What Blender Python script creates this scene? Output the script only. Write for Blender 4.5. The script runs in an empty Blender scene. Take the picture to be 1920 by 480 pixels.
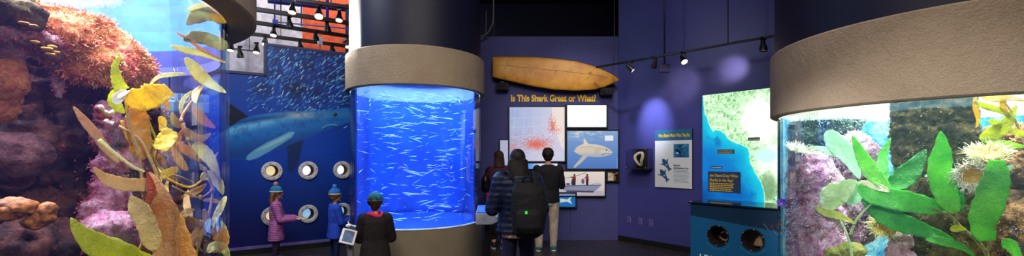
import bpy, bmesh, math, random
import numpy as np
from mathutils import Vector, Matrix, noise as mnoise
random.seed(7); RNG = np.random.default_rng(7)
SC = bpy.context.scene; COL = SC.collection
F = 800.0; HY = 294.0; CAMH = 1.5
PI = math.pi

def P(x, y, Y):
    return Vector(((x-960)/F*Y, Y, CAMH+(HY-y)/F*Y))
def proj(v):
    return 960+F*v[0]/v[1], HY-F*(v[2]-CAMH)/v[1]

# ---------------------------------------------------------------- linking
def tagp(o, label=None, cat=None, group=None, kind=None):
    if label: o['label'] = label
    if cat: o['category'] = cat
    if group: o['group'] = group
    if kind: o['kind'] = kind
    return o
def thing(name, label, cat, loc=(0, 0, 0), rz=0, group=None):
    o = bpy.data.objects.new(name, None); COL.objects.link(o)
    o.location = loc; o.rotation_euler = (0, 0, rz); o.empty_display_size = .1
    return tagp(o, label, cat, group)
def basis(o):
    m = Matrix.Translation(o.location) @ o.rotation_euler.to_matrix().to_4x4()
    return basis(o.parent) @ m if o.parent else m
def link(name, me, mat, parent=None, local=False, smooth=True, angle=None):
    """me holds world coordinates unless local; the object gets its own origin"""
    if isinstance(me, bmesh.types.BMesh):
        b = me; me = bpy.data.meshes.new(name); b.normal_update(); b.to_mesh(me); b.free()
    me.name = name
    if mat:
        for m in (mat if isinstance(mat, (list, tuple)) else [mat]): me.materials.append(m)
    o = bpy.data.objects.new(name, me); COL.objects.link(o)
    if parent:
        if not local: me.transform(basis(parent).inverted())
        o.parent = parent
    elif not local:
        n = len(me.vertices); c = np.empty(n*3, 'f'); me.vertices.foreach_get('co', c); c = c.reshape(-1, 3)
        org = Vector(((c[:, 0].min()+c[:, 0].max())/2, (c[:, 1].min()+c[:, 1].max())/2, c[:, 2].min()))
        me.transform(Matrix.Translation(-org)); o.location = org
    if smooth:
        me.polygons.foreach_set('use_smooth', [True]*len(me.polygons))
        if angle is not None:
            try: me.set_sharp_from_angle(angle=angle)
            except Exception: pass
    return o
def struct(name, bm, mat, smooth=False, **k):
    o = link(name, bm, mat, smooth=smooth, **k); o['kind'] = 'structure'; return o
def BM(): return bmesh.new()

# ---------------------------------------------------------------- shapes
def box(bm, c, s, rot=None, bevel=0, seg=2):
    r = bmesh.ops.create_cube(bm, size=1.0)
    vs = r['verts']
    bmesh.ops.scale(bm, vec=s, verts=vs)
    if bevel:
        es = list({e for v in vs for e in v.link_edges})
        g = bmesh.ops.bevel(bm, geom=es, offset=bevel, segments=seg, affect='EDGES', profile=.5)
        vs = list({v for f in g['faces'] for v in f.verts} | {v for v in vs if v.is_valid})
    if rot is not None: bmesh.ops.transform(bm, matrix=rot.to_4x4(), verts=vs)
    bmesh.ops.translate(bm, vec=c, verts=vs)
    return vs
def loft(bm, rings, close=True, cap=True):
    """rings: lists of points of equal length"""
    R = [[bm.verts.new(p) for p in r] for r in rings]
    n = len(R[0])
    for a, b in zip(R[:-1], R[1:]):
        for i in range(n if close else n-1):
            j = (i+1) % n
            bm.faces.new((a[i], a[j], b[j], b[i]))
    if cap and close:
        bm.faces.new(R[0][::-1]); bm.faces.new(R[-1])
    return R
def frame(t, up=Vector((0, 0, 1))):
    t = t.normalized()
    if abs(t.dot(up)) > .97: up = Vector((0, 1, 0))
    s = t.cross(up).normalized(); u = s.cross(t).normalized()
    return s, u
def tube(bm, pts, rad, n=10, up=Vector((0, 0, 1)), cap=True, ends=False):
    """rad: number, list, or list of (side, up) pairs"""
    pts = [Vector(p) for p in pts]
    if not isinstance(rad, list): rad = [rad]*len(pts)
    rings = []
    ps = None
    for i, p in enumerate(pts):
        t = pts[min(i+1, len(pts)-1)]-pts[max(i-1, 0)]
        s, u = frame(t, up)
        if ps is not None and s.dot(ps) < 0: s, u = -s, -u
        ps = s
        r = rad[i]; a, b = (r if isinstance(r, (list, tuple)) else (r, r))
        rings.append([p+s*math.cos(2*PI*k/n)*a+u*math.sin(2*PI*k/n)*b for k in range(n)])
    loft(bm, rings, True, cap)
    if ends:
        for p, r in ((pts[0], rad[0]), (pts[-1], rad[-1])):
            a = min(r) if isinstance(r, (list, tuple)) else r
            ell(bm, p, (a, a, a))
def ell(bm, c, r, rot=None, u=14, v=10):
    g = bmesh.ops.create_uvsphere(bm, u_segments=u, v_segments=v, radius=1.0)
    vs = g['verts']; bmesh.ops.scale(bm, vec=r, verts=vs)
    if rot is not None: bmesh.ops.transform(bm, matrix=rot.to_4x4(), verts=vs)
    bmesh.ops.translate(bm, vec=c, verts=vs); return vs
def lathe(bm, c, prof, n=96, closed=False, a0=0, a1=2*PI):
    full = abs(a1-a0-2*PI) < 1e-6
    rings = []
    m = n if full else n+1
    for k in range(m):
        a = a0+(a1-a0)*k/n
        rings.append([bm.verts.new((c[0]+r*math.cos(a), c[1]+r*math.sin(a), c[2]+z)) for r, z in prof])
    q = len(prof)
    for k in range(n):
        A = rings[k]; B = rings[(k+1) % m]
        for i in range(q if closed else q-1):
            j = (i+1) % q
            bm.faces.new((A[i], B[i], B[j], A[j]))
    if closed and not full:
        bm.faces.new(rings[0]); bm.faces.new(rings[-1][::-1])
def bez(p0, p1, p2, p3, n):
    out = []
    for i in range(n+1):
        t = i/n; s = 1-t
        out.append(p0*(s**3)+p1*(3*s*s*t)+p2*(3*s*t*t)+p3*(t**3))
    return out
def smoothpath(pts, n=8):
    pts = [Vector(p) for p in pts]; out = []
    for i in range(len(pts)-1):
        a = pts[max(i-1, 0)]; b = pts[i]; c = pts[i+1]; d = pts[min(i+2, len(pts)-1)]
        for k in range(n):
            t = k/n
            out.append(.5*((2*b)+(c-a)*t+(2*a-5*b+4*c-d)*t*t+(3*b-a-3*c+d)*t**3))
    out.append(pts[-1]); return out
def remesh(bm, voxel, smooth=4, fac=.5):
    me = bpy.data.meshes.new('tmp'); bmesh.ops.recalc_face_normals(bm, faces=bm.faces); bm.to_mesh(me); bm.free()
    o = bpy.data.objects.new('tmp', me); COL.objects.link(o)
    m = o.modifiers.new('r', 'REMESH'); m.mode = 'VOXEL'; m.voxel_size = voxel
    if smooth:
        s = o.modifiers.new('s', 'SMOOTH'); s.iterations = smooth; s.factor = fac
    dg = bpy.context.evaluated_depsgraph_get(); dg.update()
    out = bpy.data.meshes.new_from_object(o.evaluated_get(dg))
    bpy.data.objects.remove(o); bpy.data.meshes.remove(me)
    return out
# vectorised 3-D value noise
def _hash(ix, iy, iz, seed):
    h = (ix.astype(np.int64)*374761393 + iy.astype(np.int64)*668265263 + iz.astype(np.int64)*2147483647 + seed*974634777) & 0xffffffff
    h = ((h ^ (h >> 13))*1274126177) & 0xffffffff
    return ((h ^ (h >> 16)) & 0xffff)/65535.0
def vnoise(p, seed=0):
    f = np.floor(p); t = p-f; t = t*t*(3-2*t); i = f.astype(np.int64)
    r = 0
    for dx in (0, 1):
        wx = t[..., 0] if dx else 1-t[..., 0]
        for dy in (0, 1):
            wy = t[..., 1] if dy else 1-t[..., 1]
            for dz in (0, 1):
                wz = t[..., 2] if dz else 1-t[..., 2]
                r = r+wx*wy*wz*_hash(i[..., 0]+dx, i[..., 1]+dy, i[..., 2]+dz, seed)
    return r
def fbm(p, oct=4, seed=0, ridge=False):
    a = .5; s = 0; tot = 0
    for k in range(oct):
        v = vnoise(p*(2.03**k)+k*17.3, seed+k)
        if ridge: v = 1-abs(2*v-1)
        s = s+a*v; tot += a; a *= .52
    return s/tot
def displace(me, amps, ridge=False):
    """amps: list of (scale, amplitude, ridge)"""
    n = len(me.vertices); c = np.empty(n*3, 'f'); me.vertices.foreach_get('co', c); c = c.reshape(-1, 3)
    nn = np.empty(n*3, 'f'); me.vertices.foreach_get('normal', nn); nn = nn.reshape(-1, 3)
    d = np.zeros(n)
    for k, (s, a, rg) in enumerate(amps):
        d += (fbm(c/s, 4, 11+k*7, rg)-.5)*2*a
    c = c+nn*d[:, None].astype('f'); me.vertices.foreach_set('co', c.ravel()); me.update()
    return me

# ---------------------------------------------------------------- materials
def lin(c):
    c = [x/255 if max(c) > 1.5 else x for x in c[:3]]
    return tuple((x/12.92 if x <= .04045 else ((x+.055)/1.055)**2.4) for x in c)
def rgb(c): return (*lin(c), 1)
class Mt:
    def __init__(s, name):
        s.m = bpy.data.materials.new(name); s.m.use_nodes = True; s.t = s.m.node_tree; s.n = s.t.nodes
        s.b = s.n['Principled BSDF']; s.out = s.n['Material Output']
    def node(s, kind, **k):
        n = s.n.new(kind)
        for a, v in k.items():
            if a in n.inputs: n.inputs[a].default_value = v
            else: setattr(n, a, v)
        return n
    def l(s, a, b): s.t.links.new(a, b)
    def coord(s): return s.node('ShaderNodeTexCoord').outputs['Object']
    def noise(s, scale, detail=4, rough=.55, vec=None, dist=0):
        n = s.node('ShaderNodeTexNoise'); n.inputs['Scale'].default_value = scale
        n.inputs['Detail'].default_value = detail; n.inputs['Roughness'].default_value = rough; n.inputs['Distortion'].default_value = dist
        s.l(vec or s.coord(), n.inputs['Vector']); return n.outputs['Fac']
    def ramp(s, fac, stops):
        r = s.node('ShaderNodeValToRGB'); e = r.color_ramp.elements
        while len(e) < len(stops): e.new(.5)
        for el, (p, c) in zip(e, stops): el.position = p; el.color = rgb(c) if not isinstance(c, float) else (c, c, c, 1)
        s.l(fac, r.inputs['Fac']); return r.outputs['Color']
    def bump(s, h, strength=.3, dist=.01, prev=None):
        b = s.node('ShaderNodeBump'); b.inputs['Strength'].default_value = strength; b.inputs['Distance'].default_value = dist
        s.l(h, b.inputs['Height'])
        if prev: s.l(prev, b.inputs['Normal'])
        return b.outputs['Normal']
    def mixc(s, fac, a, b, blend='MIX'):
        m = s.node('ShaderNodeMix', data_type='RGBA', blend_type=blend)
        if isinstance(fac, float): m.inputs[0].default_value = fac
        else: s.l(fac, m.inputs[0])
        for sock, v in ((m.inputs[6], a), (m.inputs[7], b)):
            if hasattr(v, 'links'): s.l(v, sock)
            else: sock.default_value = rgb(v)
        return m.outputs[2]
def plain(name, c, rough=.6, metal=0, var=.12, scale=9, bump=.15, bscale=60, spec=.4, emit=0, sheen=0):
    M = Mt(name); n = M.noise(scale)
    d = tuple(max(0, x*(1-var)) for x in c); u = tuple(min(255, x*(1+var)) for x in c)
    M.l(M.ramp(n, [(.3, d), (.7, u)]), M.b.inputs['Base Color'])
    M.b.inputs['Roughness'].default_value = rough; M.b.inputs['Metallic'].default_value = metal
    M.b.inputs['Specular IOR Level'].default_value = spec
    if bump: M.l(M.bump(M.noise(bscale, 3), bump, .004), M.b.inputs['Normal'])
    if emit:
        M.b.inputs['Emission Color'].default_value = rgb(c); M.b.inputs['Emission Strength'].default_value = emit
    if sheen: M.b.inputs['Sheen Weight'].default_value = sheen
    return M.m
def attr_mat(name, rough=.5, emit=0, bump=0, spec=.3):
    M = Mt(name); a = M.node('ShaderNodeAttribute'); a.attribute_name = 'Col'
    n = M.noise(300, 2); g = M.ramp(n, [(.2, .93), (.8, 1.0)])
    c = M.mixc(1.0, a.outputs['Color'], g, 'MULTIPLY')
    M.l(c, M.b.inputs['Base Color']); M.b.inputs['Roughness'].default_value = rough
    M.b.inputs['Specular IOR Level'].default_value = spec
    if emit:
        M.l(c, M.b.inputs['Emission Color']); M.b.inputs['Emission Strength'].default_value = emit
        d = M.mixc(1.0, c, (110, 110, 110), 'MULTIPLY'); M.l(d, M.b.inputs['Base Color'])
    return M.m
def glassmat(name, tint, gloss=.06, veil=None, rough=.0):
    """clear acrylic pane: tinted see-through with a surface reflection"""
    M = Mt(name); M.n.remove(M.b)
    t = M.node('ShaderNodeBsdfTransparent'); t.inputs[0].default_value = (*tint, 1)
    g = M.node('ShaderNodeBsdfGlossy'); g.inputs['Roughness'].default_value = rough
    fr = M.node('ShaderNodeFresnel'); fr.inputs['IOR'].default_value = 1.35
    mul = M.node('ShaderNodeMath', operation='MULTIPLY_ADD'); M.l(fr.outputs[0], mul.inputs[0]); mul.inputs[1].default_value = .3; mul.inputs[2].default_value = gloss*.2
    mx = M.node('ShaderNodeMixShader'); M.l(mul.outputs[0], mx.inputs[0]); M.l(t.outputs[0], mx.inputs[1]); M.l(g.outputs[0], mx.inputs[2])
    last = mx.outputs[0]
    if veil:
        c, f = veil; d = M.node('ShaderNodeBsdfTranslucent'); d.inputs[0].default_value = rgb(c)
        m2 = M.node('ShaderNodeMixShader'); m2.inputs[0].default_value = f; M.l(last, m2.inputs[1]); M.l(d.outputs[0], m2.inputs[2]); last = m2.outputs[0]
    M.l(last, M.out.inputs['Surface']); return M.m
# ---------------------------------------------------------------- painted panels
class Wall:
    def __init__(s, o, d):
        s.o = Vector((o[0], o[1], 0)); s.d = Vector((d[0], d[1], 0)).normalized(); s.n = Vector((s.d.y, -s.d.x, 0))
    def s_at(s, x, off=0):
        u = (x-960)/F; o = s.o+s.n*off
        # o.x + d.x t = u (o.y + d.y t)
        return (u*o.y-o.x)/(s.d.x-u*s.d.y)
    def at(s, x, y, off=0):
        t = s.s_at(x, off); Y = s.o.y+s.n.y*off+s.d.y*t
        return t, CAMH+(HY-y)/F*Y
    def pt(s, t, z, off=0): return s.o+s.d*t+Vector((0, 0, z))+s.n*off
    def rot(s): return Matrix((s.d, -s.n, Vector((0, 0, 1)))).transposed()   # local x=d, y=into wall, z=up
    def textrot(s): return Matrix((s.d, Vector((0, 0, 1)), s.n)).transposed()
class Canvas:
    """flat picture on a wall, drawn by a function of position, kept as colours of a fine mesh"""
    def __init__(s, W, s0, s1, z0, z1, off, nx, ny, base=(128, 128, 128)):
        s.W, s.s0, s.s1, s.z0, s.z1, s.off, s.nx, s.ny = W, s0, s1, z0, z1, off, nx, ny
        a = np.linspace(s0, s1, nx); b = np.linspace(z0, z1, ny); A, B = np.meshgrid(a, b)
        o = W.o+W.n*off
        wx = o.x+W.d.x*A; wy = o.y+W.d.y*A
        s.co = np.stack([wx, wy, B], -1)
        s.X = 960+F*wx/wy; s.Y = HY-F*(B-CAMH)/wy
        s.A, s.B = A, B
        s.img = np.ones((ny, nx, 3))*np.array(base)/255.
    def mix(s, m, c):
        c = np.array(c, float)/255. if not (isinstance(c, np.ndarray) and c.ndim == 3) else c
        s.img = s.img*(1-m[..., None])+c*m[..., None]
    def ns(s, sc, seed=0, oct=4, asp=1, ridge=False):
        p = np.stack([s.X/sc, s.Y/sc*asp, np.zeros_like(s.X)+.5], -1); return fbm(p, oct, seed, ridge)
    def sdf(s, pts):
        pts = np.array(pts, float); n = len(pts); x, y = s.X, s.Y
        d = np.full(x.shape, 1e9); ins = np.zeros(x.shape, bool)
        for i in range(n):
            ax, ay = pts[i]; bx, by = pts[(i+1) % n]
            ex, ey = bx-ax, by-ay; t = np.clip(((x-ax)*ex+(y-ay)*ey)/(ex*ex+ey*ey+1e-9), 0, 1)
            d = np.minimum(d, (x-ax-t*ex)**2+(y-ay-t*ey)**2)
            c = ((ay > y) != (by > y)) & (x < ex*(y-ay)/(ey+1e-12)+ax); ins ^= c
        d = np.sqrt(d); return np.where(ins, -d, d)
    def poly(s, pts, c, soft=.7, al=1):
        s.mix(np.clip(.5-s.sdf(pts)/(2*soft), 0, 1)*al, c)
    def ellipse(s, cx, cy, rx, ry, c, ang=0, soft=.15, al=1):
        ca, sa = math.cos(ang), math.sin(ang); dx = s.X-cx; dy = s.Y-cy
        u = (dx*ca+dy*sa)/rx; v = (-dx*sa+dy*ca)/ry
        s.mix(np.clip((1-np.sqrt(u*u+v*v))/soft+.5, 0, 1)*al, c)
    def line(s, pts, w, c, al=1, soft=.5):
        for a, b in zip(pts[:-1], pts[1:]):
            x0, x1 = min(a[0], b[0])-w-2, max(a[0], b[0])+w+2; y0, y1 = min(a[1], b[1])-w-2, max(a[1], b[1])+w+2
            k = np.where((s.X > x0) & (s.X < x1) & (s.Y > y0) & (s.Y < y1))
            if not len(k[0]): continue
            x, y = s.X[k], s.Y[k]; ex, ey = b[0]-a[0], b[1]-a[1]
            t = np.clip(((x-a[0])*ex+(y-a[1])*ey)/(ex*ex+ey*ey+1e-9), 0, 1)
            d = np.hypot(x-a[0]-t*ex, y-a[1]-t*ey); m = np.clip((w/2-d)/soft/1.0+.5, 0, 1)*al
            s.img[k] = s.img[k]*(1-m[:, None])+np.array(c)/255.*m[:, None]
    def mesh(s, name, thick=.01, holes=(), edge=(20, 20, 25)):
        ny, nx = s.ny, s.nx
        co = s.co.reshape(-1, 3); idx = np.arange(ny*nx).reshape(ny, nx)
        q = np.stack([idx[:-1, :-1], idx[:-1, 1:], idx[1:, 1:], idx[1:, :-1]], -1).reshape(-1, 4)
        if len(holes):
            cc = co[q].mean(1); A = s.A.ravel()[q].mean(1); B = s.B.ravel()[q].mean(1); keep = np.ones(len(q), bool)
            for hs, hz, r in holes: keep &= np.hypot(A-hs, B-hz) > r
            q = q[keep]
        lo = list(map(tuple, co)); faces = q.tolist()
        cols = s.img.reshape(-1, 3).tolist()
        # rim and back
        n = s.W.n; b = len(lo)
        rim = list(idx[0, :])+list(idx[1:, -1])+list(idx[-1, :-1][::-1])+list(idx[1:-1, 0][::-1])
        e = [x/255 for x in edge]
        for i in rim:
            lo.append(tuple(co[i])); cols.append(e)
        for i in rim:
            lo.append(tuple(co[i]-np.array(n)*thick)); cols.append(e)
        m = len(rim)
        for k in range(m):
            k2 = (k+1) % m; faces.append([b+k, b+m+k, b+m+k2, b+k2])
        if not len(holes): faces.append([b+m+k for k in range(m)][::-1])
        me = bpy.data.meshes.new(name); me.from_pydata(lo, [], faces); me.update()
        a = me.color_attributes.new('Col', 'FLOAT_COLOR', 'POINT')
        c = np.clip(np.array(cols), 0, 1); c = np.where(c <= .04045, c/12.92, ((c+.055)/1.055)**2.4)
        a.data.foreach_set('color', np.concatenate([c, np.ones((len(c), 1))], 1).astype('f').ravel())
        return me
def text(name, body, W, x, y, hpx, mat, parent=None, off=.01, wpx=None, ext=.001, bold=.0, mirror=False, loc=None, size=None, wm=None):
    """x,y = left end of the baseline; letters become one mesh"""
    cu = bpy.data.curves.new('tmptext', 'FONT'); cu.body = body; cu.extrude = ext; cu.offset = bold; cu.resolution_u = 3
    t, z = W.at(x, y, off) if loc is None else loc
    p = W.pt(t, z, off)
    if size is None: size = hpx*p.y/F/.70
    cu.size = size
    o = bpy.data.objects.new('tmptext', cu); COL.objects.link(o); dg = bpy.context.evaluated_depsgraph_get(); dg.update()
    me = bpy.data.meshes.new_from_object(o.evaluated_get(dg)); bpy.data.objects.remove(o); bpy.data.curves.remove(cu); me.materials.clear()
    c = np.empty(len(me.vertices)*3, 'f'); me.vertices.foreach_get('co', c); c = c.reshape(-1, 3)
    if wpx: wm = W.at(x+wpx, y, off)[0]-t
    xs = wm/max(c[:, 0].max(), 1e-6) if wm else 1
    me.transform(Matrix.Translation(p) @ W.textrot().to_4x4() @ Matrix.Diagonal((-xs if mirror else xs, 1, 1, 1)))
    return link(name, me, mat, parent, smooth=False)
# ================================================================ THE ROOM
WB = Wall((0, 7.69), (1, 0))                       # board wall facing the camera
WR = Wall((1.92, 7.69), (.647, -.763))             # right wall coming nearer
WM = Wall((-2.87, 7.29), (.844, .536))             # mural wall on the left
navy_wall = plain('violet_wall_paint', (70, 71, 136), .34, var=.04, scale=2, bump=.12, bscale=120, spec=.3)
board_mat = plain('violet_board_paint', (78, 80, 134), .7, var=.04, scale=2, bump=.08, bscale=120, spec=.15)
black_paint = plain('black_paint', (16, 16, 18), .6, bump=.05)
dark_navy = plain('dark_navy_paint', (24, 24, 62), .5, var=.06, bump=.05)
ceil_mat = plain('dark_ceiling_paint', (16, 16, 34), .85)
black_metal = plain('black_metal', (22, 22, 24), .4, .3, bump=0)
frame_black = plain('black_frame', (30, 26, 26), .45, bump=0)
strip_mat = plain('lavender_strip_paint', (110, 96, 160), .5, bump=0)
# floor: dark polished concrete
M = Mt('dark_polished_concrete'); n1 = M.noise(1.3, 6, .6); n2 = M.noise(14, 5, .6)
c1 = M.ramp(n1, [(.3, (46, 42, 40)), (.55, (58, 54, 50)), (.75, (70, 64, 60))]); c2 = M.ramp(n2, [(.3, .8), (.7, 1.0)])
M.l(M.mixc(1.0, c1, c2, 'MULTIPLY'), M.b.inputs['Base Color'])
M.l(M.ramp(n2, [(.3, .22), (.7, .42)]), M.b.inputs['Roughness']); M.l(M.bump(n2, .08, .004), M.b.inputs['Normal'])
floor_mat = M.m
b = BM(); box(b, (-1, 4.2, -.05), (15, 16, .1)); struct('floor', b, floor_mat)
b = BM(); box(b, (2.4, 7.6, 5.25), (8.2, 9, .1)); struct('ceiling', b, ceil_mat)
b = BM(); box(b, (-7.2, 10.6, 6.05), (11.0, 12, .1)); struct('ceiling_hall', b, plain('hall_ceiling_paint', (40, 50, 110), .8, bump=0))

def wallbox(name, W, s0, s1, z0, z1, th, mat, off=0, bevel=0):
    b = BM(); c = W.pt((s0+s1)/2, (z0+z1)/2, off-th/2)
    box(b, c, (s1-s0, th, z1-z0), W.rot(), bevel); return struct(name, b, mat)
wallbox('wall_center', WB, -2.24, 1.915, 0, 3.67, .12, board_mat)
b = BM()
for (s0, s1, z0, z1) in [(-1.2, -1.194, .1, 3.66), (.99, .996, 2.75, 3.66), (1.05, 1.056, .1, .9)]:
    box(b, WB.pt((s0+s1)/2, (z0+z1)/2, .0015), (s1-s0, .003, z1-z0))
struct('trim_1', b, dark_navy)
wallbox('wall_right', WR, 0.0, 9, 0, 5.2, .15, navy_wall)
wallbox('baseboard_right', WR, 0.01, 9, 0, .088, .03, black_paint, .03)
b = BM(); box(b, (0, 10.4, 2.6), (8.5, .12, 5.2)); struct('wall_back', b, plain('near_black_blue_paint', (14, 14, 40), .9, bump=0))
# mural wall with round openings
rows = [(510, 320), (578, 319), (642, 319), (510, 405), (578, 403), (642, 400)]
HOLES = []
base_s = [WM.s_at(510), WM.s_at(578), WM.s_at(642)]
for i in range(6):
    HOLES.append((base_s[i % 3], 1.275 if i < 3 else .565))
S500 = WM.s_at(500); SL = WM.s_at(372); SR = .86
def paint_mural(c):
    X, Y = c.X, c.Y
    t = np.clip((Y-90)/390, 0, 1)[..., None]
    top = np.array((10, 48, 110)); mid = np.array((14, 66, 170)); bot = np.array((12, 24, 78))
    col = np.where(t < .5, top+(mid-top)*(t*2), mid+(bot-mid)*(t*2-1)); c.img = col/255.
    n = c.ns(60, 3, 3); c.mix(np.clip((n-.45)*1.6, 0, .5), (10, 40, 120))
    # lower left turns violet
    c.mix(np.clip((Y-330)/150, 0, 1)*np.clip((640-X)/260, 0, 1)*.75, (44, 20, 84))
    # fish school: a dark mass with pale streaks
    dk = np.clip((c.ns(24, 9, 3)-.35)*3, 0, 1)*np.clip((210-Y)/40, 0, 1)*np.clip((X-452-(Y-90)*.12)/40, 0, 1)
    c.mix(dk*.75, (4, 14, 40))
    r = np.random.default_rng(3)
    for k in range(1150):
        x = 462+r.random()*230; y = 88+r.random()**.9*122
        if x < 500 and r.random() < .55: continue
        dens = math.sin(x*.045+y*.03)*.5+.5
        if r.random() > .45+.55*dens: continue
        L = r.uniform(2, 6) if r.random() < .8 else r.uniform(6, 12)
        a = -.55+.35*math.sin(x*.02)+r.normal()*.22
        col = [(70, 150, 195), (40, 110, 170), (150, 205, 225), (215, 210, 190), (28, 84, 140)][r.choice(5, p=[.33, .3, .17, .05, .15])]
        c.line([(x, y), (x+L*math.cos(a), y+L*math.sin(a))], r.uniform(.7, 1.7), col, .9)
    # blue shark
    body = [(395, 262), (430, 240), (452, 224), (478, 216), (505, 212), (540, 209), (580, 208), (620, 206), (650, 202), (690, 205), (700, 214), (680, 222), (655, 229), (630, 237), (605, 246), (580, 257), (555, 266), (530, 276), (500, 287), (465, 297), (430, 299), (395, 300)]
    c.poly([(425, 190), (440, 200), (466, 219), (450, 236), (425, 236)], (16, 22, 44), 1.2)
    c.poly([(536, 268), (569, 262), (563, 290), (556, 312), (544, 326), (539, 318), (540, 296)], (20, 44, 92), 1.5)
    c.poly(body, (28, 104, 172), 1.6)
    inside = np.clip(.5-c.sdf(body)/4, 0, 1)
    c.mix(inside*np.clip((Y-(262-(X-430)*.16))/26, 0, 1)*.8, (20, 58, 128))
    band = np.exp(-((Y-(246-(X-430)*.26+(X-430)**2*.00035))/9)**2); c.mix(inside*band*np.clip((570-X)/70, 0, 1)*.85, (110, 176, 208))
    band = np.exp(-((Y-(232-(X-430)*.17+(X-430)**2*.0002))/4)**2); c.mix(inside*band*np.clip((600-X)/70, 0, 1)*.7, (12, 48, 104))
    band = np.exp(-((Y-216)/7)**2)*np.exp(-((X-565)/38)**2); c.mix(inside*band*.8, (184, 186, 170))
    band = np.exp(-((Y-(214+(640-X)*.03))/4)**2)*np.clip((X-560)/40, 0, 1); c.mix(inside*band*.5, (60, 120, 160))
    c.mix(inside*np.clip((c.ns(9, 5, 3)-.5)*2, 0, .35), (16, 70, 130))
    for k in range(5):
        c.line([(555+k*5, 223+k), (551+k*5, 240)], 1.0, (16, 56, 110), .7)
    c.poly([(553, 247), (542, 247), (522, 257), (500, 267), (478, 280), (464, 291), (461, 299), (468, 301), (484, 296), (505, 284), (528, 270), (548, 257)], (96, 158, 190), 1.2)
    c.poly([(550, 249), (530, 257), (505, 269), (480, 283), (500, 277), (530, 263)], (150, 186, 196), 2)
    c.line([(604, 240), (612, 235), (624, 233), (632, 235)], 1.6, (96, 158, 190)); c.line([(606, 243), (618, 238), (630, 237)], 1.0, (12, 44, 90))
    c.ellipse(628, 215, 6, 5.5, (60, 110, 150)); c.ellipse(628.5, 215, 3.6, 3.4, (6, 10, 20)); c.ellipse(627.5, 214, 1, 1, (150, 180, 190))
    c.line([(645, 240), (650, 237)], 1.5, (150, 190, 200))
mural_mat = attr_mat('printed_mural_vinyl', .45, bump=0, spec=.25)
RH = .105
cv = Canvas(WM, SL, SR, .1, 2.80, 0, 400, 400); paint_mural(cv)
me = cv.mesh('wall_left', .04, [(a, z, RH) for a, z in HOLES]); o = link('wall_left', me, mural_mat, smooth=False); o['kind'] = 'structure'
o['label'] = 'deep blue mural wall with a blue shark and a school of small fish'
cv = Canvas(WM, S500, SR, 2.80, 3.24, 0, 260, 70); paint_mural(cv)
o = link('wall_upper_left', cv.mesh('wall_upper_left', .04), mural_mat, smooth=False); o['kind'] = 'structure'
wallbox('trim_2', WM, S500-.03, SR, 3.24, 3.28, .08, dark_navy, .01)
wallbox('trim_3', WM, SL, S500, 2.76, 2.80, .09, dark_navy, .015)
wallbox('trim_4', WM, S500-.04, S500, 2.76, 3.28, .09, dark_navy, .015)
wallbox('baseboard_left', WM, -9, SR, 0, .085, .03, black_paint, .03)
wallbox('trim_5', WM, -9, SR, .085, .125, .036, strip_mat, .036)
# the wall goes on to the left behind the big tank
blue_lav = plain('blue_lavender_paint', (118, 124, 190), .7, var=.05, scale=1.5, bump=0)
wallbox('wall_far_left', WM, -9, SL, .1, 3.2, .1, blue_lav)
wallbox('trim_6', WM, -9, SL, 3.0, 3.42, .2, plain('deep_blue_beam_paint', (40, 46, 104), .6, bump=0), .06)
# high wall of the hall behind: pale at the left, terracotta at the right
WH = Wall((WM.pt(0, 0, -3.2).x, WM.pt(0, 0, -3.2).y), WM.d)
so = WH.s_at(567); sp = WH.s_at(425)
wallbox('wall_hall_sky', WH, -10, sp, 0, 7.5, .1, plain('sky_blue_paint', (150, 205, 235), .8, bump=0))
wallbox('wall_hall_pale', WH, sp, so, 0, 7.5, .1, plain('pale_hall_paint', (196, 190, 200), .8, bump=0))
wallbox('wall_hall_terracotta', WH, so, 4, 0, 7.5, .1, plain('terracotta_paint', (206, 84, 48), .8, bump=0))
b = BM()
for x in (520, 462):
    s = WH.s_at(x); box(b, WH.pt(s, 3.5, .03), (.05, .06, 7), WH.rot())
struct('trim_7', b, plain('hall_post_paint', (170, 160, 172), .6, bump=0))

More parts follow.
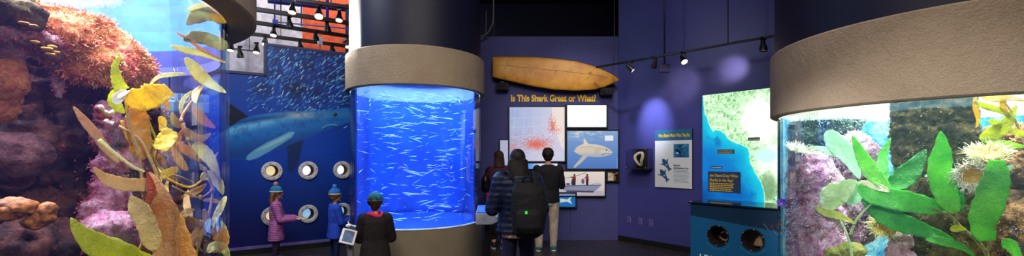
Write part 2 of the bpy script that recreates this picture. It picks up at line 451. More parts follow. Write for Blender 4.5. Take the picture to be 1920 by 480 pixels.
# ---------------------------------------------------------------- portholes
alu = plain('brushed_grey_metal', (206, 198, 194), .5, .15, bump=.1, bscale=90)
bolt_m = plain('dark_bolt', (70, 66, 66), .4, .6, bump=0)
tube_m = plain('porthole_sleeve', (92, 76, 62), .5, .2, bump=0)
def lit(name, c, e):
    return plain(name, c, .5, var=.03, bump=0, emit=e)
lens_m = lit('lit_porthole_lens', (236, 240, 255), 1.1); lens_w = lit('lit_warm_lens', (246, 226, 176), .8); lens_b = lit('lit_blue_lens', (150, 196, 240), .8)
pl = ['upper row, farthest from the fish tank', 'upper row, middle one', 'upper row, nearest the fish tank',
      'lower row, behind the pink child', 'lower row, middle one', 'lower row, nearest the fish tank']
for i, (s, z) in enumerate(HOLES):
    c = WM.pt(s, z, 0)
    t = thing('porthole', 'round grey bolted porthole in the mural wall, '+pl[i], 'porthole', c, 0, 'portholes in the mural wall')
    R = Matrix((WM.d, Vector((0, 0, 1)), WM.n)).transposed()
    def placed(b): bmesh.ops.transform(b, matrix=Matrix.Translation(c) @ R.to_4x4(), verts=b.verts); return b
    b = BM(); lathe(b, (0, 0, 0), [(.088, .002), (.088, .018), (.096, .028), (.105, .03), (.140, .026), (.148, .018), (.150, .002)], 48, closed=True); link('rim', placed(b), alu, t, angle=.6)
    b = BM(); lathe(b, (0, 0, 0), [(.089, .02), (.094, .02), (.094, -.16), (.089, -.16)], 48, closed=True); link('sleeve', placed(b), tube_m, t, angle=.6)
    b = BM(); lathe(b, (0, 0, -.155), [(.0001, 0), (.09, 0), (.09, -.01), (.0001, -.01)], 40, closed=True); link('back_plate', placed(b), tube_m, t, angle=.6)
    b = BM(); lathe(b, (0, 0, -.13), [(.0001, 0), (.078, 0), (.078, -.02), (.0001, -.02)], 40, closed=True)
    for v in b.verts: v.co.x = v.co.x*.84-.014
    link('lens', placed(b), [lens_w, lens_m, lens_m, lens_w, lens_b, lens_b][i], t)
    for k in range(8):
        a = k*PI/4+.2; b = BM(); lathe(b, (.122*math.cos(a), .122*math.sin(a), .027), [(.0001, .006), (.005, .005), (.008, 0)], 10); link('bolt', placed(b), bolt_m, t)

# ---------------------------------------------------------------- title and picture panels
yellow = plain('yellow_lettering', (250, 200, 40), .5, bump=0, var=.02)
t = thing('title_lettering', 'large yellow letters on the violet wall reading Is This Shark Great or What?', 'sign', WB.pt(.35, 2.5, 0))
text('lettering', 'Is This Shark Great or What?', WB, 957.5, 190, 12, yellow, t, .003, wpx=160, ext=.006, bold=.0065)

def pic(name, label, W, x0, y0, x1, y1, nx, ny, paint, emit, fr=2.2, group=None, depth=.05, cat='picture panel', frm=None, rough=.35):
    s0, za = W.at(x0, y0); s1, _ = W.at(x1, y1)
    xm = (x0+x1)/2; _, z1 = W.at(xm, y0) if W is WB else W.at(x0, y0); _, z0 = W.at(xm, y1) if W is WB else W.at(x0, y1)
    Yd = W.pt((s0+s1)/2, 0).y; f = fr*Yd/F
    t = thing(name, label, cat, W.pt((s0+s1)/2, z0, 0), 0, group)
    b = BM()
    if f > 0:
        for (a0, a1, b0, b1) in [(s0-f, s1+f, z1, z1+f), (s0-f, s1+f, z0-f, z0), (s0-f, s0, z0, z1), (s1, s1+f, z0, z1)]:
            box(b, W.pt((a0+a1)/2, (b0+b1)/2, depth/2+.001), (a1-a0, depth, b1-b0), W.rot(), .002, 1)
        link('frame', b, frm or frame_black, t, smooth=False)
    c = Canvas(W, s0, s1, z0, z1, depth-.006 if f > 0 else depth, nx, ny); paint(c)
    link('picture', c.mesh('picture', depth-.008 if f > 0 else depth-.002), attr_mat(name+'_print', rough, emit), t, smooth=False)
    return t, (s0, s1, z0, z1)

def p_map(c):
    X, Y = c.X, c.Y
    c.img = (np.array((150, 172, 220))+(np.array((214, 214, 236))-np.array((150, 172, 220)))*np.clip((X-955)/90+(Y-200)/260, 0, 1)[..., None])/255.
    c.mix(np.clip((c.ns(26, 4, 3)-.42)*2, 0, .6), (196, 200, 232))
    land = [(1031, 199), (1034, 215), (1033, 232), (1038, 243), (1046, 258), (1052, 275), (1062, 283), (1062, 199)]
    c.poly(land, (246, 232, 224), 1.2)
    for k in range(7):
        c.line([(948+k*18, 199), (940+k*19, 312)], .7, (216, 222, 240), .8); c.line([(940, 206+k*17), (1062, 200+k*17)], .7, (216, 222, 240), .8)
    r = np.random.default_rng(5)
    for (cx, cy, sx, sy, n) in [(1006, 270, 15, 6, 600), (1035, 234, 3.5, 8, 180), (962, 276, 6, 6, 90), (990, 262, 26, 12, 260), (1040, 243, 6, 4, 80)]:
        for k in range(n):
            x = cx+r.normal()*sx; y = cy+r.normal()*sy; c.ellipse
            c.line([(x, y), (x+.5, y)], 1.0, (238, 92, 60), .65)
    c.mix(np.exp(-((X-1006)/14)**2-((Y-271)/6)**2)*.55, (240, 96, 66))
    c.line([(1033, 200), (1034, 216), (1033, 232), (1040, 246)], .8, (120, 100, 110), .6)
def p_map2(c):
    c.img[:] = np.array((196, 200, 228))/255.
    c.ellipse(962, 278, 5, 9, (236, 130, 110), .4, .9); c.line([(940, 300), (952, 283), (962, 270)], 1, (230, 225, 235))
def p_screen(c):
    c.img[:] = np.array((240, 246, 255))/255.
    c.mix(np.clip((c.Y-228)/16, 0, 1)*np.clip(np.abs(c.X-1101)/40-.62, 0, 1)*2.2*(c.Y > 222), (110, 176, 240))
    c.mix(np.exp(-((c.X-1124)/8)**2-((c.Y-226)/6)**2)*.4, (170, 190, 240))
def p_white(c):
    X, Y = c.X, c.Y
    t = np.clip((Y-244)/76, 0, 1)[..., None]; c.img = (np.array((140, 178, 226))*(1-t)+np.array((84, 128, 206))*t)/255.
    top = np.clip((c.ns(10, 8, 4, 3)-.42)*4, 0, 1)*np.clip((266-Y)/12, 0, 1)*np.exp(-((X-1098)/26)**2); c.mix(top, (250, 248, 244))
    c.mix(np.clip((c.ns(9, 6, 3, 3)-.5)*3, 0, .8)*np.clip((252-Y)/6, 0, 1), (232, 240, 250))
    c.poly([(1100, 282), (1094, 290), (1086, 300), (1078, 309), (1075, 315), (1079, 314), (1090, 305), (1102, 293), (1110, 287)], (206, 200, 190), .8)
    body = [(1076, 284), (1080, 277), (1088, 272), (1094, 270), (1095, 258), (1100, 266), (1104, 270), (1118, 271), (1132, 274), (1142, 279), (1149, 285), (1146, 289), (1138, 292), (1126, 294), (1112, 294), (1098, 292), (1086, 290)]
    c.poly(body, (226, 214, 196), .8); ins = np.clip(.5-c.sdf(body)/2, 0, 1)
    c.mix(ins*np.clip((Y-285)/6, 0, 1)*.8, (176, 186, 206)); c.mix(ins*np.clip((277-Y)/6, 0, 1)*.5, (250, 240, 224))
    c.line([(1090, 276), (1108, 275), (1130, 279), (1146, 284)], 1, (170, 150, 130), .6); c.ellipse(1137, 281, 1.3, 1.3, (20, 20, 24)); c.line([(1128, 290), (1136, 288), (1145, 288)], 1, (90, 90, 110), .8)
    for k in range(4): c.line([(1116+k*3, 279), (1115+k*3, 288)], .7, (150, 140, 140), .7)
    c.poly([(1134, 254), (1150, 254), (1150, 264), (1134, 264)], (250, 250, 255), .3); c.line([(1157, 296), (1157, 316)], .6, (190, 200, 230))
def p_boat(c):
    X, Y = c.X, c.Y
    t = np.clip((Y-321)/46, 0, 1)[..., None]; c.img = (np.array((240, 226, 214))*(1-t)+np.array((206, 196, 204))*t)/255.
    c.mix(np.clip((Y-356)/3, 0, 1)*.7, (176, 168, 182)); c.mix(np.clip((c.ns(5, 3, 3, 4)-.45)*3, 0, .6)*(Y > 356), (226, 220, 226))
    c.poly([(1056, 348), (1062, 347), (1128, 346), (1122, 353), (1114, 360), (1072, 359), (1060, 357), (1056, 356)], (140, 146, 176), .6)
    c.line([(1057, 349), (1127, 347)], 1.4, (80, 82, 104)); c.poly([(1062, 357), (1114, 358), (1112, 361), (1062, 360)], (70, 66, 84), .5)
    for (x, y, h, col) in [(1077, 328, 19, (170, 60, 60)), (1101, 328, 19, (180, 50, 50)), (1074, 336, 11, (60, 50, 70))]:
        c.ellipse(x, y, 1.8, 1.8, (50, 40, 44)); c.poly([(x-2.5, y+2), (x+2.5, y+2), (x+3, y+9), (x-3, y+9)], col, .4); c.poly([(x-2.4, y+8), (x+2.4, y+8), (x+2, y+h), (x-2, y+h)], (40, 36, 50), .4)
    c.line([(1060, 334), (1072, 332), (1086, 328), (1098, 324)], .8, (90, 80, 90)); c.line([(1070, 332), (1078, 334)], 1.3, (60, 46, 50)); c.line([(1096, 334), (1101, 331)], 1.3, (60, 46, 50))
    c.ellipse(1093, 340, 3, 5, (110, 104, 120)); c.ellipse(1065, 345, 4, 1.5, (50, 46, 56)); c.line([(1110, 346), (1118, 343), (1126, 344)], .7, (120, 120, 140))
def p_small(c):
    c.img[:] = np.array((40, 24, 14))/255.
    c.ellipse(1143, 329, 8, 6, (246, 216, 180), soft=.5); c.poly([(1138, 328), (1150, 326), (1151, 339), (1139, 339)], (250, 232, 200), .8); c.line([(1135, 335), (1160, 323)], 1.6, (220, 160, 130))
    c.poly([(1152, 330), (1154, 330), (1154, 338), (1152, 338)], (200, 150, 60), .5)
def p_tail(c):
    c.img[:] = np.array((30, 120, 205))/255.
    c.poly([(1050, 372), (1064, 374), (1073, 366), (1069, 375), (1073, 383), (1063, 378), (1050, 380)], (226, 236, 226), .7)
    c.line([(1056, 388), (1078, 388)], .8, (120, 180, 230))
def p_strip(c):
    c.img[:] = np.array((214, 226, 248))/255.; c.mix(np.clip((1010-c.X)/14, 0, 1), (90, 160, 240))
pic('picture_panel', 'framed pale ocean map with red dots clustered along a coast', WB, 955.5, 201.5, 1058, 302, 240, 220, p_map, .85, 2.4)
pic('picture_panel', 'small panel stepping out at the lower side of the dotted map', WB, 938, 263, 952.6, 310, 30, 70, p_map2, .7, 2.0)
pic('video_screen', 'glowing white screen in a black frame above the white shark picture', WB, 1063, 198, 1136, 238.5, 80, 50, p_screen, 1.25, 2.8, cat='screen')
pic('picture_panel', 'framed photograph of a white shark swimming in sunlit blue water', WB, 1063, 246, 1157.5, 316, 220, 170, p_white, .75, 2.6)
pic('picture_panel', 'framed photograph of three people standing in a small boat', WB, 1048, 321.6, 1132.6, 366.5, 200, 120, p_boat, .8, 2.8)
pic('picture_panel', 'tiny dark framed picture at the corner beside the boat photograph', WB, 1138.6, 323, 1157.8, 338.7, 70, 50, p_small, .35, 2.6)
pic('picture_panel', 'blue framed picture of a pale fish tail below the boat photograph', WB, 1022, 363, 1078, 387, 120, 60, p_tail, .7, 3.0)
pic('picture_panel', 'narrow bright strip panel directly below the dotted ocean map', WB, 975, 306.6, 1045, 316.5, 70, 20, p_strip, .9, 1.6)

# ---------------------------------------------------------------- poster, case and map on the right wall
def p_post(c):
    A = (c.A-c.s0)/(c.s1-c.s0); B = 1-(c.B-c.z0)/(c.z1-c.z0)
    c.U, c.V = A, B; sx, sy = c.X, c.Y; c.X, c.Y = A*100, B*150
    c.img[:] = np.array((226, 228, 226))/255.
    c.mix((B < .19)*1.0, (44, 104, 138)); c.poly([(52, 38), (92, 38), (92, 72), (52, 72)], (40, 122, 166), .6)
    c.mix(((c.X > 52) & (c.X < 92) & (c.Y > 38) & (c.Y < 72))*np.clip((c.ns(14, 3, 3)-.4)*3, 0, .8), (14, 60, 96)); c.ellipse(64, 56, 9, 4, (10, 36, 60), .5); c.ellipse(62, 61, 4, 2, (210, 226, 230), .5); c.line([(74, 46), (84, 42)], 2, (120, 190, 215))
    for (cx, cy, a) in [(30, 88, .95), (24, 116, .95)]:
        ca, sa = math.cos(a), math.sin(a)
        g = lambda u, v: (cx+u*ca-v*sa, cy+u*sa+v*ca)
        c.poly([g(-16, 0), (g(-10, -5)), g(2, -6), g(14, -3), g(22, -6), g(20, 0), g(22, 6), g(14, 3), g(2, 6), g(-10, 5)], (40, 84, 128), .8)
        c.poly([g(-4, -4), g(-8, -14), g(2, -6)], (40, 84, 128), .8); c.poly([g(-4, 4), g(-8, 14), g(2, 6)], (40, 84, 128), .8); c.ellipse(*g(4, 0), 3, 2, (190, 190, 130))
    r = np.random.default_rng(2)
    for k in range(10): c.line([(52, 104+k*3.4), (52+r.uniform(34, 42), 104+k*3.4)], 1.0, (96, 130, 150) if k > 1 else (40, 60, 90), .8)
    for k in range(6): c.line([(22+r.uniform(0, 6), 40+k*5), (46, 40+k*5)], .6, (170, 190, 196), .8)
    c.X, c.Y = sx, sy
t, R_ = pic('information_poster', 'pale wall poster headed White Sharks Watch What They Eat', WR, 1230, 244.5, 1299.5, 350, 150, 220, p_post, 0, 0, cat='poster', depth=.03, rough=.5)
yl2 = plain('bright_yellow_print', (252, 206, 44), .5, bump=0, var=.02); dk_ink = plain('dark_blue_ink', (34, 60, 92), .6, bump=0); pale_ink = plain('pale_blue_ink', (120, 200, 220), .6, bump=0)
w = R_[1]-R_[0]; hh = R_[3]-R_[2]
def wtext(body, fs, fz, fw, fsz, mat, parent, off=.034, W=WR, R=None, bold=.0, name='lettering'):
    R = R or R_; ww = R[1]-R[0]; h2 = R[3]-R[2]
    return text(name, body, W, 0, 0, 0, mat, parent, off, ext=.0006, bold=bold, loc=(R[0]+fs*ww, R[2]+fz*h2), size=fsz*h2, wm=fw*ww)
wtext('White Sharks Watch What They Eat', .1, .87, .84, .085, yl2, t, bold=.0012)
wtext('Bite First\nAsk Questions Later', .52, .37, .40, .045, dk_ink, t, bold=.0006)
# outlets
for i, (x, y) in enumerate([(1180, 412), (1201, 415), (1221, 418)]):
    s, z = WR.at(x, y)
    t = thing('wall_outlet', ['violet painted outlet cover below the jaw case, nearest the corner', 'violet painted outlet cover, middle of the three low on the wall', 'violet painted outlet cover nearest the white poster'][i], 'outlet', WR.pt(s, z, 0), 0, 'outlet covers low on the right wall')
    b = BM(); box(b, WR.pt(s, z, .005), (.075, .01, .115), WR.rot(), .003); link('cover_plate', b, strip_mat, t, angle=.5)
    b = BM()
    for dz in (-.02, .02): box(b, WR.pt(s, z+dz, .0105), (.03, .004, .022), WR.rot(), .001)
    link('socket', b, plain('outlet_socket', (70, 66, 110), .4, bump=0), t, smooth=False)
# satellite map, a backlit box
def p_sat(c):
    X, Y = c.X, c.Y
    c.img[:] = np.array((10, 96, 160))/255.
    n = c.ns(28, 3, 4); n2 = c.ns(7, 8, 4); n3 = c.ns(3.5, 5, 3, ridge=True)
    coast = [(1322, 213), (1327, 222), (1331, 236), (1337, 247), (1342, 243), (1350, 245), (1360, 252), (1368, 262), (1380, 268), (1392, 272), (1402, 277), (1406, 290), (1407, 305), (1413, 318), (1422, 332), (1430, 348), (1434, 368), (1434, 400), (1480, 400), (1480, 140), (1315, 140)]
    d = c.sdf(coast)+(n2-.5)*5
    c.mix(np.clip(1-d/46, 0, 1)**1.4*np.clip(.5+n, 0, 1), (20, 178, 190)); c.mix(np.clip((n-.5)*2.4, 0, .5)*(d > 12), (8, 60, 130))
    c.mix(np.clip((Y-330)/50, 0, 1)*np.clip((1370-X)/50, 0, 1)*.6, (6, 40, 104))
    land = np.clip(.5-d/1.6, 0, 1)
    g = np.zeros_like(c.img); g[:] = np.array((136, 176, 132))/255.
    g += (n2[..., None]-.5)*.5+(n3[..., None]-.6)*.55
    wh = np.clip(1-np.hypot((X-1428)/48, (Y-222)/52), 0, 1)*1.7+np.clip(1-np.hypot((X-1470)/60, (Y-300)/60), 0, 1)+np.clip((n-.55)*2, 0, .6)*(X > 1370)
    wh = np.clip(wh*(.5+n2), 0, 1); g = g*(1-wh[..., None])+np.array((250, 252, 240))/255.*wh[..., None]
    c.mix(land, np.clip(g, 0, 1))
    bay = np.clip(1-np.hypot((X-1436)/26, (Y-292)/17)+(n2-.5)*.6, 0, 1); c.mix(np.clip(bay*2.2, 0, 1)*(X > 1406)*land, (170, 226, 206))
    hills = np.clip(1-np.hypot((X-1440)/20, (Y-350)/34), 0, 1); c.mix(np.clip(hills*2, 0, 1)*land*.8*n3, (70, 100, 62))
    c.mix(np.exp(-(d/1.0)**2)*.7, (216, 206, 160))
MAPT, RM = pic('satellite_map', 'large glowing satellite map of a coast and blue sea', WR, 1322, 180, 1462, 382, 340, 420, p_sat, 1.7, 2.0, depth=.09, cat='map', frm=plain('violet_box_edge', (70, 64, 132), .6, bump=0))
slate = plain('slate_label', (52, 70, 104), .5, bump=0)
def label(x0, y0, x1, y1, name, lab, lines, th=.02):
    s0, z1 = WR.at(x0, y0, .09); s1, _ = WR.at(x1, y1, .09); _, z0 = WR.at(x0, y1, .09)
    t = thing(name, lab, 'label', WR.pt((s0+s1)/2, z0, .092))
    b = BM(); box(b, WR.pt((s0+s1)/2, (z0+z1)/2, .092+th/2), (s1-s0, th, z1-z0), WR.rot(), .002, 1); link('plate', b, slate, t, smooth=False)
    for (body, fs, fz, fw, fsz, m) in lines:
        if body.startswith('bars'):      # print too small to read: rows of broken fine lines
            b = BM(); r = np.random.default_rng(4); W_ = s1-s0; H_ = z1-z0
            for i in range(1 if body == 'bars1' else 5):
                x = fs
                while x < fs+fw*(1-.1*(i % 2)):
                    l_ = r.uniform(.03, .1); box(b, WR.pt(s0+(x+l_/2)*W_, z0+(fz+fsz/2-i*.085)*H_, .0925+th), (l_*W_, .001, fsz*H_), WR.rot()); x += l_+.014
            link('print_rows', b, m, t, smooth=False); continue
        wtext(body, fs, fz, fw, fsz, m, t, .0935+th, R=(s0, s1, z0, z1), bold=.0008)
ywhite = plain('cream_print', (236, 226, 190), .5, bump=0)
label(1328.5, 321, 1389, 359, 'map_label', 'slate plate on the sea asking Are There Great White Sharks in the Bay?', [('Are There Great White', .06, .74, .88, .2, yl2), ('Sharks in the Bay?', .06, .52, .74, .2, yl2)] +
      [('bars', .06, .40, .70, .045, yl2)])
label(1346, 280.5, 1377, 288.5, 'map_label', 'small slate caption plate on the sea above the large one', [('GULF OF THE FARALLONES', .06, .56, .86, .3, yl2), ('NATIONAL MARINE SANCTUARY', .06, .14, .88, .3, yl2)], .014)
label(1335, 311, 1354, 316, 'map_label', 'tiny slate caption plate just over the question plate', [('bars1', .1, .3, .8, .3, ywhite)], .012)
label(1403, 258, 1425, 264, 'map_label', 'small slate caption plate on the pale land of the map', [('bars1', .1, .3, .8, .3, ywhite)], .012)

# jaw in a clear case
acr = glassmat('clear_acrylic', (.96, .97, .98), .06)
s0, z1 = WR.at(1173, 279, .2); s1, _ = WR.at(1212, 279, .2); _, z0 = WR.at(1192, 316, .2)
cs = (s0+s1)/2; w = s1-s0; h = z1-z0
t = thing('display_case', 'clear acrylic wall case holding a small pale shark jaw', 'display case', WR.pt(cs, z0, .1))
b = BM(); box(b, WR.pt(cs, (z0+z1)/2, .1), (w, .2, h), WR.rot(), .003, 1); link('acrylic_cover', b, acr, t, smooth=False)
b = BM(); box(b, WR.pt(cs, (z0+z1)/2, .006), (w*.55, .01, h*.98), WR.rot()); link('backing', b, plain('dark_velvet', (26, 14, 18), .9, bump=.2), t, smooth=False)
b = BM(); box(b, WR.pt(cs, z0-.008, .1), (w+.01, .205, .014), WR.rot(), .002, 1); link('base_plate', b, frame_black, t, smooth=False)
for a_ in (-1, 1):
    for b_ in (-1, 1):
        b = BM(); ell(b, WR.pt(cs+a_*w*.46, (z0+z1)/2+b_*h*.45, .203), (.006, .006, .006)); link('screw', b, alu, t)
b = BM(); jp = []
for k in range(29):
    a = k/28*2*PI; rx, rz = .075, .115
    wob = .012*math.sin(3*a)
    jp.append(WR.pt(cs+.01+(rx+wob)*math.cos(a)*(.9+.15*math.sin(a)), (z0+z1)/2+rz*math.sin(a)*.95-.005, .10+.035*math.cos(2*a)))
tube(b, jp, [.018+.008*abs(math.cos(k/28*2*PI)) for k in range(29)], 10)
bone = plain('pale_bone', (232, 214, 176), .55, var=.15, bscale=200)
jaw = thing('shark_jaw', 'small open shark jaw with rows of teeth inside the clear case', 'jaw', WR.pt(cs, z0+.02, .1))
link('jaw_bone', remesh(b, .004, 2), bone, jaw)
for k in range(26):
    a = k/26*2*PI; c0 = jp[min(int(a/(2*PI)*28), 27)]; ctr = WR.pt(cs+.01, (z0+z1)/2, .12)
    d_ = (ctr-c0).normalized(); b = BM(); bmesh.ops.create_cone(b, segments=4, radius1=.006, radius2=.0005, depth=.022, cap_ends=True)
    bmesh.ops.transform(b, matrix=Matrix.Translation(c0+d_*.024+WR.n*.008) @ d_.to_track_quat('Z', 'Y').to_matrix().to_4x4(), verts=b.verts); link('tooth', b, bone, jaw, smooth=False)
# ================================================================ TANKS
TC = ((-1.316, 5.913), .885, .929)      # centre, glass radius, collar radius
TL = ((-2.71, 2.21), 1.04, 1.19)
TR = ((3.50, 3.45), 1.15, 1.21)
def ray(T, x, q, y=None, rr=None):
    """point on the sight line of column x, fraction q of the way through the round tank T"""
    (cx, cy), r = T[0], rr or T[1]
    u = (x-960)/F; n = math.hypot(u, 1); B = (u*cx+cy)/n; C = cx*cx+cy*cy-r*r; D = max(B*B-C, 1e-6)
    t = (B-math.sqrt(D)+2*math.sqrt(D)*q)/n
    return P(x, y, t) if y is not None else t
M = Mt('sprayed_stucco'); a_ = M.noise(26, 5, .7); b_ = M.noise(90, 3, .6); c_ = M.noise(2.0, 4)
M.l(M.mixc(1.0, M.ramp(c_, [(.3, (140, 124, 106)), (.7, (160, 143, 124))]), M.ramp(b_, [(.3, .84), (.6, 1.0)]), 'MULTIPLY'), M.b.inputs['Base Color'])
M.b.inputs['Roughness'].default_value = .9; M.b.inputs['Specular IOR Level'].default_value = .15
M.l(M.bump(a_, .55, .02, M.bump(b_, .6, .012)), M.b.inputs['Normal']); stucco = M.m
base_mat = plain('painted_plinth', (124, 114, 96), .7, var=.05, scale=3, bump=.06, spec=.2)
drum_mat = plain('navy_drum_paint', (18, 18, 42), .5, var=.05, bump=.02, spec=.25)
clear = glassmat('clear_tank_acrylic', (.97, .985, 1.0), .07)
seal = plain('pale_seal', (210, 220, 225), .4, bump=0)
mus = plain('steel_edge', (150, 150, 150), .35, .6, bump=0)
def tank(T, name_label, zb, zt, basez, base_r, drum_r, ztop, water_tint, back=None, a0=0, a1=0, wmat=None, ring_in=None, backr=None, floorm=None, liner=None):
    (cx, cy), rg, rr = T
    t = thing('aquarium_tank', name_label, 'aquarium', (cx, cy, 0))
    ri = ring_in or rg-.012
    b = BM(); lathe(b, (cx, cy, 0), [(ri, zb), (rr-.012, zb), (rr, zb+.012), (rr, zt-.012), (rr-.012, zt), (ri, zt)], 160, closed=True); link('collar', b, stucco, t, angle=.7)
    b = BM(); lathe(b, (cx, cy, 0), [(rg-.02, basez-.01), (rg, basez-.01), (rg, zb+.02), (rg-.02, zb+.02)], 160, closed=True); link('acrylic_wall', b, clear, t, angle=.7)
    b = BM(); lathe(b, (cx, cy, 0), [(.0001, 0), (base_r, 0), (base_r, basez-.01), (base_r-.008, basez), (rg+.004, basez), (rg-.02, basez-.02), (.0001, basez-.02)], 160); link('plinth', b, base_mat, t, angle=.5)
    b = BM(); lathe(b, (cx, cy, 0), [(rg+.0005, basez), (rg+.014, basez), (rg+.014, basez+.012), (rg+.0005, basez+.016)], 160, closed=True); link('seal_ring', b, seal, t, angle=.7)
    b = BM(); lathe(b, (cx, cy, 0), [(.0001, ztop), (drum_r, ztop), (drum_r, zt-.03), (drum_r-.06, zt-.03), (drum_r-.06, ztop-.05), (.0001, ztop-.05)], 120, closed=False); link('upper_drum', b, drum_mat, t, angle=.7)
    if back or wmat:
        b = BM(); lathe(b, (cx, cy, 0), [(.0001, basez+.002), (rg-.024, basez+.002), (rg-.024, basez-.012), (.0001, basez-.012)], 90); link('tank_floor', b, floorm or base_mat, t, angle=.5)
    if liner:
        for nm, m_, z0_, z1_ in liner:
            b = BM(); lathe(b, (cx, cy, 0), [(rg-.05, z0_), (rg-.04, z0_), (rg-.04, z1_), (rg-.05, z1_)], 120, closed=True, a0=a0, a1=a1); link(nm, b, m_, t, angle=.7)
    b = BM(); lathe(b, (cx, cy, 0), [(.0001, basez-.015), (rg-.022, basez-.015), (rg-.022, zb+.012), (.0001, zb+.012)], 120)
    w = link('water', b, wmat, t, angle=.5)
    if back:
        r_ = backr or rg-.045
        b = BM(); lathe(b, (cx, cy, 0), [(r_, basez-.01), (r_+.02, basez-.01), (r_+.02, zb+.01), (r_, zb+.01)], 90, closed=True, a0=a0, a1=a1); link('backdrop', b, back, t, angle=.7)
    return t
def watermat(name, tint, veil=None):
    return glassmat(name, tint, 0.0, veil)
M = Mt('deep_blue_backdrop'); n_ = M.noise(2.4, 4); M.l(M.ramp(n_, [(.3, (0, 36, 124)), (.7, (2, 66, 176))]), M.b.inputs['Base Color']); M.b.inputs['Roughness'].default_value = .7; blue_back = M.m
w_blue = watermat('blue_water', (.80, .90, 1.0)); w_left = watermat('violet_water', (.90, .92, 1.0), ((120, 120, 220), .012)); w_right = watermat('cyan_water', (.90, .985, 1.0), ((120, 200, 230), .014))
angc = math.atan2(5.913, -1.316)
tank(TC, 'round tank in the middle full of silvery fish in vivid blue water', 2.35, 2.82, .632, .893, .88, 5.19, 0, blue_back, angc-PI*.66, angc+PI*.66, w_blue, floorm=blue_back)
angl = math.atan2(2.21, -2.71)
tank(TL, 'round tank at the left edge with orange reef rock and kelp', 2.35, 2.95, .55, 1.05, .98, 4.6, 0, None, angl-PI*.62, angl+PI*.62, w_left, floorm=plain('dark_reef_sand', (60, 44, 52), .9, bump=.6), liner=[('reflection_liner', plain('sky_blue_reflection', (44, 92, 144), .8, bump=0), 2.29, 2.9), ('inner_band', plain('navy_band', (34, 40, 96), .7, bump=0), 2.17, 2.289), ('lower_liner', plain('blue_violet_liner', (66, 70, 150), .8, var=.15, scale=1.2, bump=0), 2.10, 2.169)])  # sky-blue liner carries the water-surface reflection in its colour
M = Mt('cyan_dappled_backdrop'); a_ = M.noise(7, 6, .7); b_ = M.noise(22, 5, .7, dist=1.5); c0 = M.ramp(a_, [(.36, (12, 84, 124)), (.5, (40, 124, 154)), (.62, (84, 146, 160))]); c1 = M.ramp(b_, [(.42, 0.0), (.62, 1.0)])
mk = M.node('ShaderNodeMath', operation='MULTIPLY'); M.l(c1, mk.inputs[0]); M.l(M.ramp(a_, [(.45, 0.0), (.6, .85)]), mk.inputs[1])
M.l(M.mixc(mk.outputs[0], c0, (150, 176, 172)), M.b.inputs['Base Color']); M.b.inputs['Roughness'].default_value = .9; M.l(M.bump(b_, .7, .04), M.b.inputs['Normal']); cyan_back = M.m
angr = math.atan2(3.45, 3.50)
tank(TR, 'huge round tank at the right edge with green kelp and anemones', 1.86, 2.43, .45, 1.165, 1.175, 4.8, 0, cyan_back, angr-PI*.56, angr+PI*.56, w_right, floorm=plain('reef_sand', (176, 170, 140), .9, bump=.6))
# ---------------------------------------------------------------- fish in the middle tank
M = Mt('silver_fish_skin'); n_ = M.noise(30, 3); M.l(M.ramp(n_, [(.3, (140, 190, 240)), (.6, (250, 253, 255))]), M.b.inputs['Base Color'])
M.b.inputs['Roughness'].default_value = .3; M.b.inputs['Metallic'].default_value = 0; M.b.inputs['Specular IOR Level'].default_value = 1.0; fish_m = M.m
def fishmesh(L, bend):
    b = BM(); st = [(-.5, .001, .002), (-.44, .018, .03), (-.34, .034, .058), (-.15, .045, .078), (.05, .04, .07), (.22, .024, .042), (.36, .010, .018), (.42, .006, .014)]
    rings = []
    for x, w, h in st:
        rings.append([Vector((x*L, (w*math.cos(a)+bend*x*x)*L, h*math.sin(a)*L)) for a in [2*PI*k/8 for k in range(8)]])
    loft(b, rings)
    def fin(pts):
        v = [b.verts.new((p[0]*L, (bend*p[0]*p[0]+p[2])*L, p[1]*L)) for p in pts]; b.faces.new(v)
    for sy in (-.002, .002):
        fin([(.40, 0, sy), (.52, .075, sy), (.47, 0, 0)]); fin([(.40, 0, sy), (.47, 0, 0), (.52, -.075, sy)])
        fin([(-.05, .07, sy), (.06, .115, sy), (.1, .06, 0)]); fin([(.1, -.06, sy), (.2, -.09, 0), (.22, -.04, 0)])
    me = bpy.data.meshes.new('silver_fish'); b.to_mesh(me); b.free(); me.materials.append(fish_m)
    me.polygons.foreach_set('use_smooth', [True]*len(me.polygons)); return me
fms = [fishmesh(L, bd) for L, bd in ((.07, .15), (.10, -.2), (.13, .1), (.18, -.15), (.12, .3))]
r = np.random.default_rng(11)
def fishplace():
    # more fish towards the glass, facing round the tank
    rad = TC[1]-.06-abs(r.normal())*.16; rad = max(rad, .4); a = r.uniform(0, 2*PI)
    a = -PI/2+.2+r.normal()*.85 if r.random() < .85 else a
    z = r.uniform(.70, 2.30)
    if r.random() < .18: z = 2.3-abs(r.normal())*.1
    return (TC[0][0]+rad*math.cos(a), TC[0][1]+rad*math.sin(a), z), (r.normal()*.15, r.normal()*.20-.03, a+PI/2+r.normal()*.5+(PI if r.random() < .3 else 0))
for k in range(300):
    o = bpy.data.objects.new('silver_fish', fms[k % 5]); COL.objects.link(o); o.location, o.rotation_euler = fishplace()
    s_ = r.uniform(.55, 1.25); o.scale = (s_*1.15, s_*.6, s_*.42)
    tagp(o, 'slim silvery fish schooling in the blue water of the middle tank', 'fish', 'silver fish schooling in the middle tank')
allm = BM()
for k in range(150):
    loc, rot = fishplace(); tmp = fms[k % 5].copy(); s_ = r.uniform(.5, 1.0)
    from mathutils import Euler
    tmp.transform(Matrix.Translation(loc) @ Euler(rot).to_matrix().to_4x4() @ Matrix.Diagonal((s_, s_*.6, s_*.42, 1))); allm.from_mesh(tmp); bpy.data.meshes.remove(tmp)
o = link('silver_fish_shoal', allm, fish_m); tagp(o, 'the rest of the shoal of silvery fish behind the nearest ones', 'fish', 'silver fish schooling in the middle tank', 'stuff')

